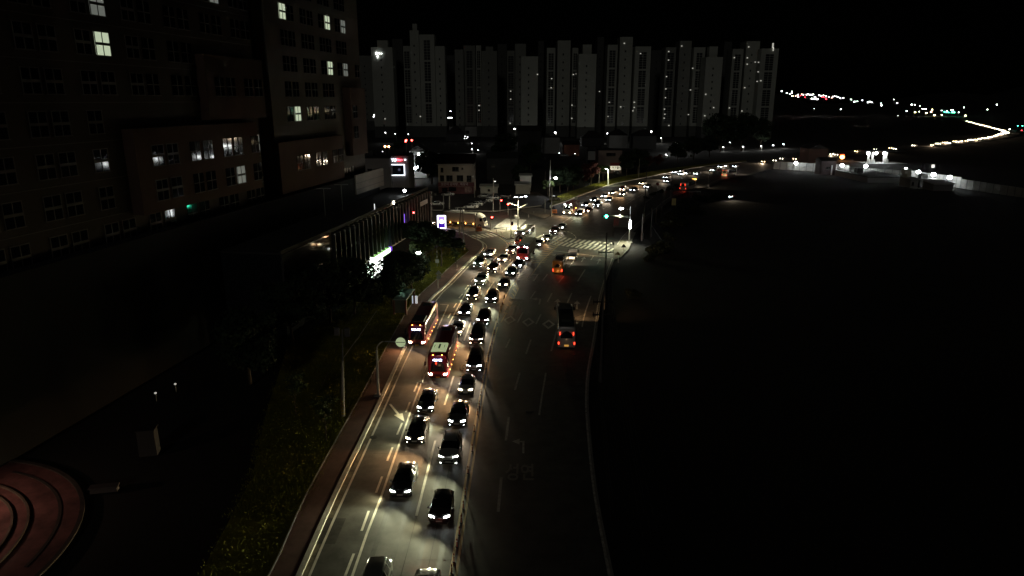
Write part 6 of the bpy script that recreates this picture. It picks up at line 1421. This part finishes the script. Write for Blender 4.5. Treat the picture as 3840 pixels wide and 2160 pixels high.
fpole = MB().tube([(0, 0, 0), (0, 0, -14)], .2, 5).mesh('pole'); fpole.materials.append(black_steel)
nmc = {'w': 'white', 'y': 'yellow', 'p': 'pinkish', 'r': 'red', 'g': 'green'}
for x, y, c_, s in FL:
    u, v = Z(x, y); Y = 1500 if y < 400 else 800; q = VD(u, v, Y)
    t = empty('distant_lamp', q, 0, 'tiny %s light far away across the dark plain' % nmc[c_], 'lamp', 'distant %s lights' % nmc[c_])
    o = link('lamp_glass', fl_m, t); r_ = .85 * s * Y / 1500; o.scale = (r_ * 1.25, r_, r_)
    if c_ != 'w': o.material_slots[0].link = 'OBJECT'; o.material_slots[0].material = fm_[c_]
    link('pole', fpole, t)
# hills behind the plain, black against the black sky
mb = MB(); rnd = random.Random(5); hs = []
for i in range(60):
    x = 200 + i * 60; y = 2300 + i * 4; h = 60 + 55 * math.sin(i * .21 + 1) + 25 * math.sin(i * .63) + rnd.uniform(-4, 4); hs.append((x, y, max(8, h)))
vs = []; 
for x, y, h in hs: vs += [(x, y, -.2), (x, y + 250, h), (x, y + 900, -.2)]
mb.add(vs, [(3 * i + k, 3 * i + 3 + k, 3 * i + 4 + k, 3 * i + 1 + k) for i in range(59) for k in (0, 1)]); tag(mb.build('hills', soil), kind='structure')

# ---------------------------------------------------------------- walled yard on the right
panelw = M('wall_panel', (.26, .26, .245), .8, noise=.18, nscale=.4)
def yard_wall(name, A, B, h0, h1, label, n, z0=0):
    a, b = Vector(A[:2]), Vector(B[:2]); d = b - a; L = d.length; t = empty(name, (a.x, a.y, 0), math.atan2(d.y, d.x), label, 'wall', 'yard walls')
    for k in range(n):
        x0, x1 = L * k / n, L * (k + 1) / n; mb = MB(); hh_ = h0 + (h1 - h0) * (k + .5) / n
        mb.box(((x0 + x1) / 2, 0, hh_ / 2), (x1 - x0 - .12, .14, hh_)); mb.build('wall_panel', panelw, t)
    mb = MB()
    for k in range(n + 1): mb.box((L * k / n, .02, (h0 + (h1 - h0) * k / n) / 2), (.26, .3, h0 + (h1 - h0) * k / n))
    mb.build('post', M('wall_post', (.12, .12, .12), .8), t)
    return t
wA, wB = V(2900, 634), V(3074, 645)
yard_wall('yard_wall', wA, wB, 3.6, 4.0, 'pale panelled yard wall, farthest left stretch, lit by two lamps', 7)
wC, wD = V(3131, 654), V(3182, 661)
yard_wall('yard_wall', wC, wD, 4.6, 4.8, 'short bright stretch of yard wall right of the dark gatehouse', 2)
wE, wF = V(3182, 652), V(3400, 668)
yard_wall('yard_wall', wE, wF, 3.2, 3.2, 'dim middle stretch of the yard wall', 8)
wG, wH = V(3402, 676), V(3600, 706)
yard_wall('yard_wall', wG, wH, 4.2, 4.2, 'long right stretch of the yard wall under four lamps', 13)
yard_wall('yard_wall', wH, V(3860, 745), 3.6, 3.2, 'unlit tail of the yard wall at the right edge', 10)
gh, _w = house('gatehouse', 3074, 3131, 656, 6.2, 6, 'dark maroon gatehouse with white pillars in a gap of the yard wall', M('maroon_dark', (.025, .012, .012), .8), 'gable', [(0, 3, 1.5, 1.2)], None, 1.6, group='yard buildings')
mb = MB(); mb.box((1.6, -.3, 2.2), (.45, .4, 4.4)); mb.box((3.6, -.3, 2.4), (.35, .4, 4.6)); mb.build('pillar', M('pillar_white', (.6, .6, .58), .7), gh)
LP = [(2985, 612), (3074, 617), (3158, 620), (3247, 623), (3397, 636), (3444, 645), (3501, 654), (3562, 665)]
for i, (u, v) in enumerate(LP):
    Y = [wA, wA.lerp(wB, .98), wC.lerp(wD, .5), wE.lerp(wF, .3), wG, wG.lerp(wH, .25), wG.lerp(wH, .53), wG.lerp(wH, .83)][i].y - 3.2
    if i == 0: Y = wA.lerp(wB, .5).y - 3.2
    q = VD(u, v, Y); t = empty('flood_lamp', (q.x, Y, 0), 0, 'dazzling white flood lamp of the yard, number %d from the left' % (i + 1), 'lamp', 'yard flood lamps')
    mb = MB(); mb.tube([(0, .6, 0), (0, .6, q.z)], .07); mb.build('pole', galv, t); mb = MB(); mb.ball((0, 0, q.z), .8, .85, 10, 7); mb.build('lamp_glass', lamp_white, t)
    add_lamp(lamp_data('yard_flood', 'POINT', 24, (.97, 1, .97), rad=.4), (0, -.2, q.z - 1.1), parent=t)
o = MB().box((0, 0, 0), (1.2, .3, 1.3)).build('lit_window', M('yard_window', (.8, .8, .7), .5, emit=(1, .97, .85), es=1.1)); q = VD(3499, 623, wG.y + 10); o.location = q; tag(o, 'lone lit square window above the yard lamps', 'window')
mb = MB(); mb.box((0, 2, q.z / 2), (6, 3, q.z + 2)); o2 = mb.build('yard_house', darkw); o2.location = (q.x, q.y, 0); tag(o2, 'black house around the lone lit window behind the yard', 'building', 'yard buildings')
house('yard_shed', 3396, 3410, 700, 4.6, 3, 'narrow pale kiosk left of the yard sheds', whitew, 'flat', [(0, 2.4, .7, 1)], whitew, group='yard buildings')
house('yard_shed', 3412, 3440, 705, 3.4, 8, 'yard shed with a bright pale slanting roof', greyw, 'mono', [(-.4, 1.6, .8, 1.4)], M('roof_pale', (.5, .5, .48), .7), .4, group='yard buildings')
house('yard_shed', 3446, 3530, 700, 2.6, 5, 'long grey yard shed behind the slanting pale roofs', M('wall_dimgrey', (.16, .16, .16), .8), 'flat', [], greyw, group='yard buildings')
house('yard_shed', 3498, 3572, 716, 2.6, 7, 'yard shed with a wide pale roof at the right', M('wall_dimgrey', (.16, .16, .16), .8), 'mono', [], M('roof_pale', (.5, .5, .48), .7), .5, group='yard buildings')
house('yard_hall', 3252, 3398, 686, 2.2, 30, 'low black roofed hall with a pale rim in the middle of the yard', M('rim_grey', (.2, .2, .2), .8), 'flat', [], darkw, group='yard buildings')
house('yard_barn', 3030, 3100, 620, 8.5, 12, 'reddish gabled barn behind the left yard wall', M('barn_wall', (.16, .09, .07), .85), 'gable_front', [], darkw, 2.5, group='yard buildings')
# fuel forecourt beyond the yard
c0 = V(3310, 612); t = empty('fuel_canopy', c0, 0, 'bright white pumps and pillars of a forecourt beyond the yard', 'forecourt')
def lx(u, v): q = VD(u, v, c0.y); return (q.x - c0.x, 0, q.z)
a_, b_ = lx(3240, 570), lx(3390, 570)
mb = MB(); mb.box(((a_[0] + b_[0]) / 2, 3, a_[2] + .6), (b_[0] - a_[0], 9, .6)); mb.build('canopy', M('canopy_dark', (.05, .05, .05), .7), t)
pw = M('pillar_lit', (.7, .7, .68), .6)
for u in (3256, 3272, 3316, 3322): q = lx(u, 590); mb = MB(); mb.box((q[0], 0, a_[2] / 2), (.8, .8, a_[2])); mb.box((q[0] + 1, 0, 1), (.8, .6, 2)); mb.build('pillar', pw, t)
for u in (3254, 3284, 3314): q = lx(u, 574); mb = MB(); mb.ball((q[0], -.6, q[2]), .8, .8); mb.build('lamp_glass', lamp_white, t); add_lamp(lamp_data('canopy_lamp', 'POINT', 450, (.95, 1, .95), rad=.4), (q[0] + .3, -1.6, q[2] - .6), parent=t)
mb = MB(); mb.box(((a_[0] + b_[0]) / 2, 2, .1), (b_[0] - a_[0], 14, .2)); mb.build('forecourt_slab', M('slab_conc', (.4, .4, .38), .8), t)
q = VD(3158, 589, V(3158, 600).y); t = empty('sign_lamp', (q.x, q.y, 0), 0, 'glowing orange round lamp above the yard wall', 'lamp'); mb = MB(); mb.ball((0, 0, q.z), 1.25, .9, 12, 8); mb.build('lamp_glass', M('orange_glow', (1, .4, .1), .4, emit=(1, .42, .12), es=9), t); mb = MB(); mb.box((0, 0, q.z + 1.2), (2.2, .6, .6)); mb.build('hood', M('orange_hood', (.8, .1, .02), .5, emit=(1, .08, .02), es=3), t); mb = MB(); mb.tube([(0, 0, 0), (0, 0, q.z)], .1); mb.build('pole', galv, t)
add_lamp(lamp_data('orange_spill', 'POINT', 500, (1, .35, .1), rad=.5), (0, -1.5, q.z), parent=t)

# ---------------------------------------------------------------- lit round forecourt at the lower left
cc = Vector((-49.5, 43.5, 0))
def ring_pts(r, a0=-60, a1=100, n=60): return [Vector((cc.x + r * math.cos(R(a0 + (a1 - a0) * k / n)), cc.y + r * math.sin(R(a0 + (a1 - a0) * k / n)))) for k in range(n + 1)]
ro = 15.5; ri = 11.7
tag(poly_mesh(ring_pts(ro, 0, 357, 90), .0).build('plaza', M('plaza_red', (.2, .08, .07), .9, noise=.5, nscale=.5, bump=.3)), kind='structure')
mb = MB(); raised(mb, ring_pts(ri), .18, 0, .16); raised(mb, ring_pts(ri - 1.1), .18, 0, .16); tag(mb.build('kerb', M('kerb_warm', (.15, .11, .08), .8, noise=.3, nscale=1)), kind='structure')
mb = MB(); raised(mb, ring_pts(ro), .35, 0, .14); raised(mb, ring_pts(ro - 1.6, 0, 75), .25, 0, .05); tag(mb.build('kerb', M('kerb_dim', (.06, .045, .036), .85, noise=.3, nscale=.8)), kind='structure')
p = Vector((-48.6, 47.5, 0)); t = empty('plaza_lamp', p, 0, 'lamp post lighting the round red forecourt just beyond the left edge', 'lamp')
mb = MB(); mb.tube([(0, 0, 0), (0, 0, 5)], .08); mb.build('pole', galv, t); mb = MB(); mb.ball((0, 0, 5.1), .25); mb.build('lamp_glass', lamp_warm, t)
add_lamp(lamp_data('plaza_light', 'SPOT', 950, (1, .62, .46), 140, 1.0, .25), (.6, -.2, 4.2), (.7, .25, -1), t)
# small pale things in the dark yard at the left
for nm, u, v, d_, lab, m_ in [('cabinet', 563, 1700, (1.6, 1.2, 2.6), 'dim pale utility cabinet alone in the dark on the left', M('cabinet', (.03, .028, .027), .8)), ('bench', 393, 1842, (2.2, .6, .45), 'dim flat bench between the red forecourt and the cabinet', M('bench_dim', (.07, .06, .06), .8)), ('cabinet', 316, 1535, (.9, .6, 1.2), 'tiny pale box in the dark above the red forecourt', M('cabinet', (.3, .28, .26)))]:
    p = V(u, v); mb = MB(); mb.box((0, 0, d_[2] / 2), d_, .2, .96); mb.box((0, 0, d_[2] + .05), (d_[0] + .15, d_[1] + .15, .1), .2); o = mb.build(nm, m_); o.location = p; tag(o, lab, nm)
for i, (u, v, e_) in enumerate([(583, 1474, 3), (657, 1440, 6), (402, 1437, 2), (714, 990, 3), (81 + 950, 822, 3), (1097, 873, 2)]):
    q = V(u, v, 1.0); t = empty('ground_lamp', (q.x, q.y, 0), 0, 'tiny white lamp in the black yard at the left, number %d' % (i + 1), 'lamp', 'small lamps in the dark yard'); mb = MB(); mb.ball((0, 0, 1.0), .14 if e_ > 2 else .1, .8); mb.build('lamp_glass', M('yard_glow', (.9, .9, .9), .4, emit=(1, 1, .9), es=.4), t); mb = MB(); mb.tube([(0, 0, 0), (0, 0, 1)], .05); mb.build('post', galv, t)
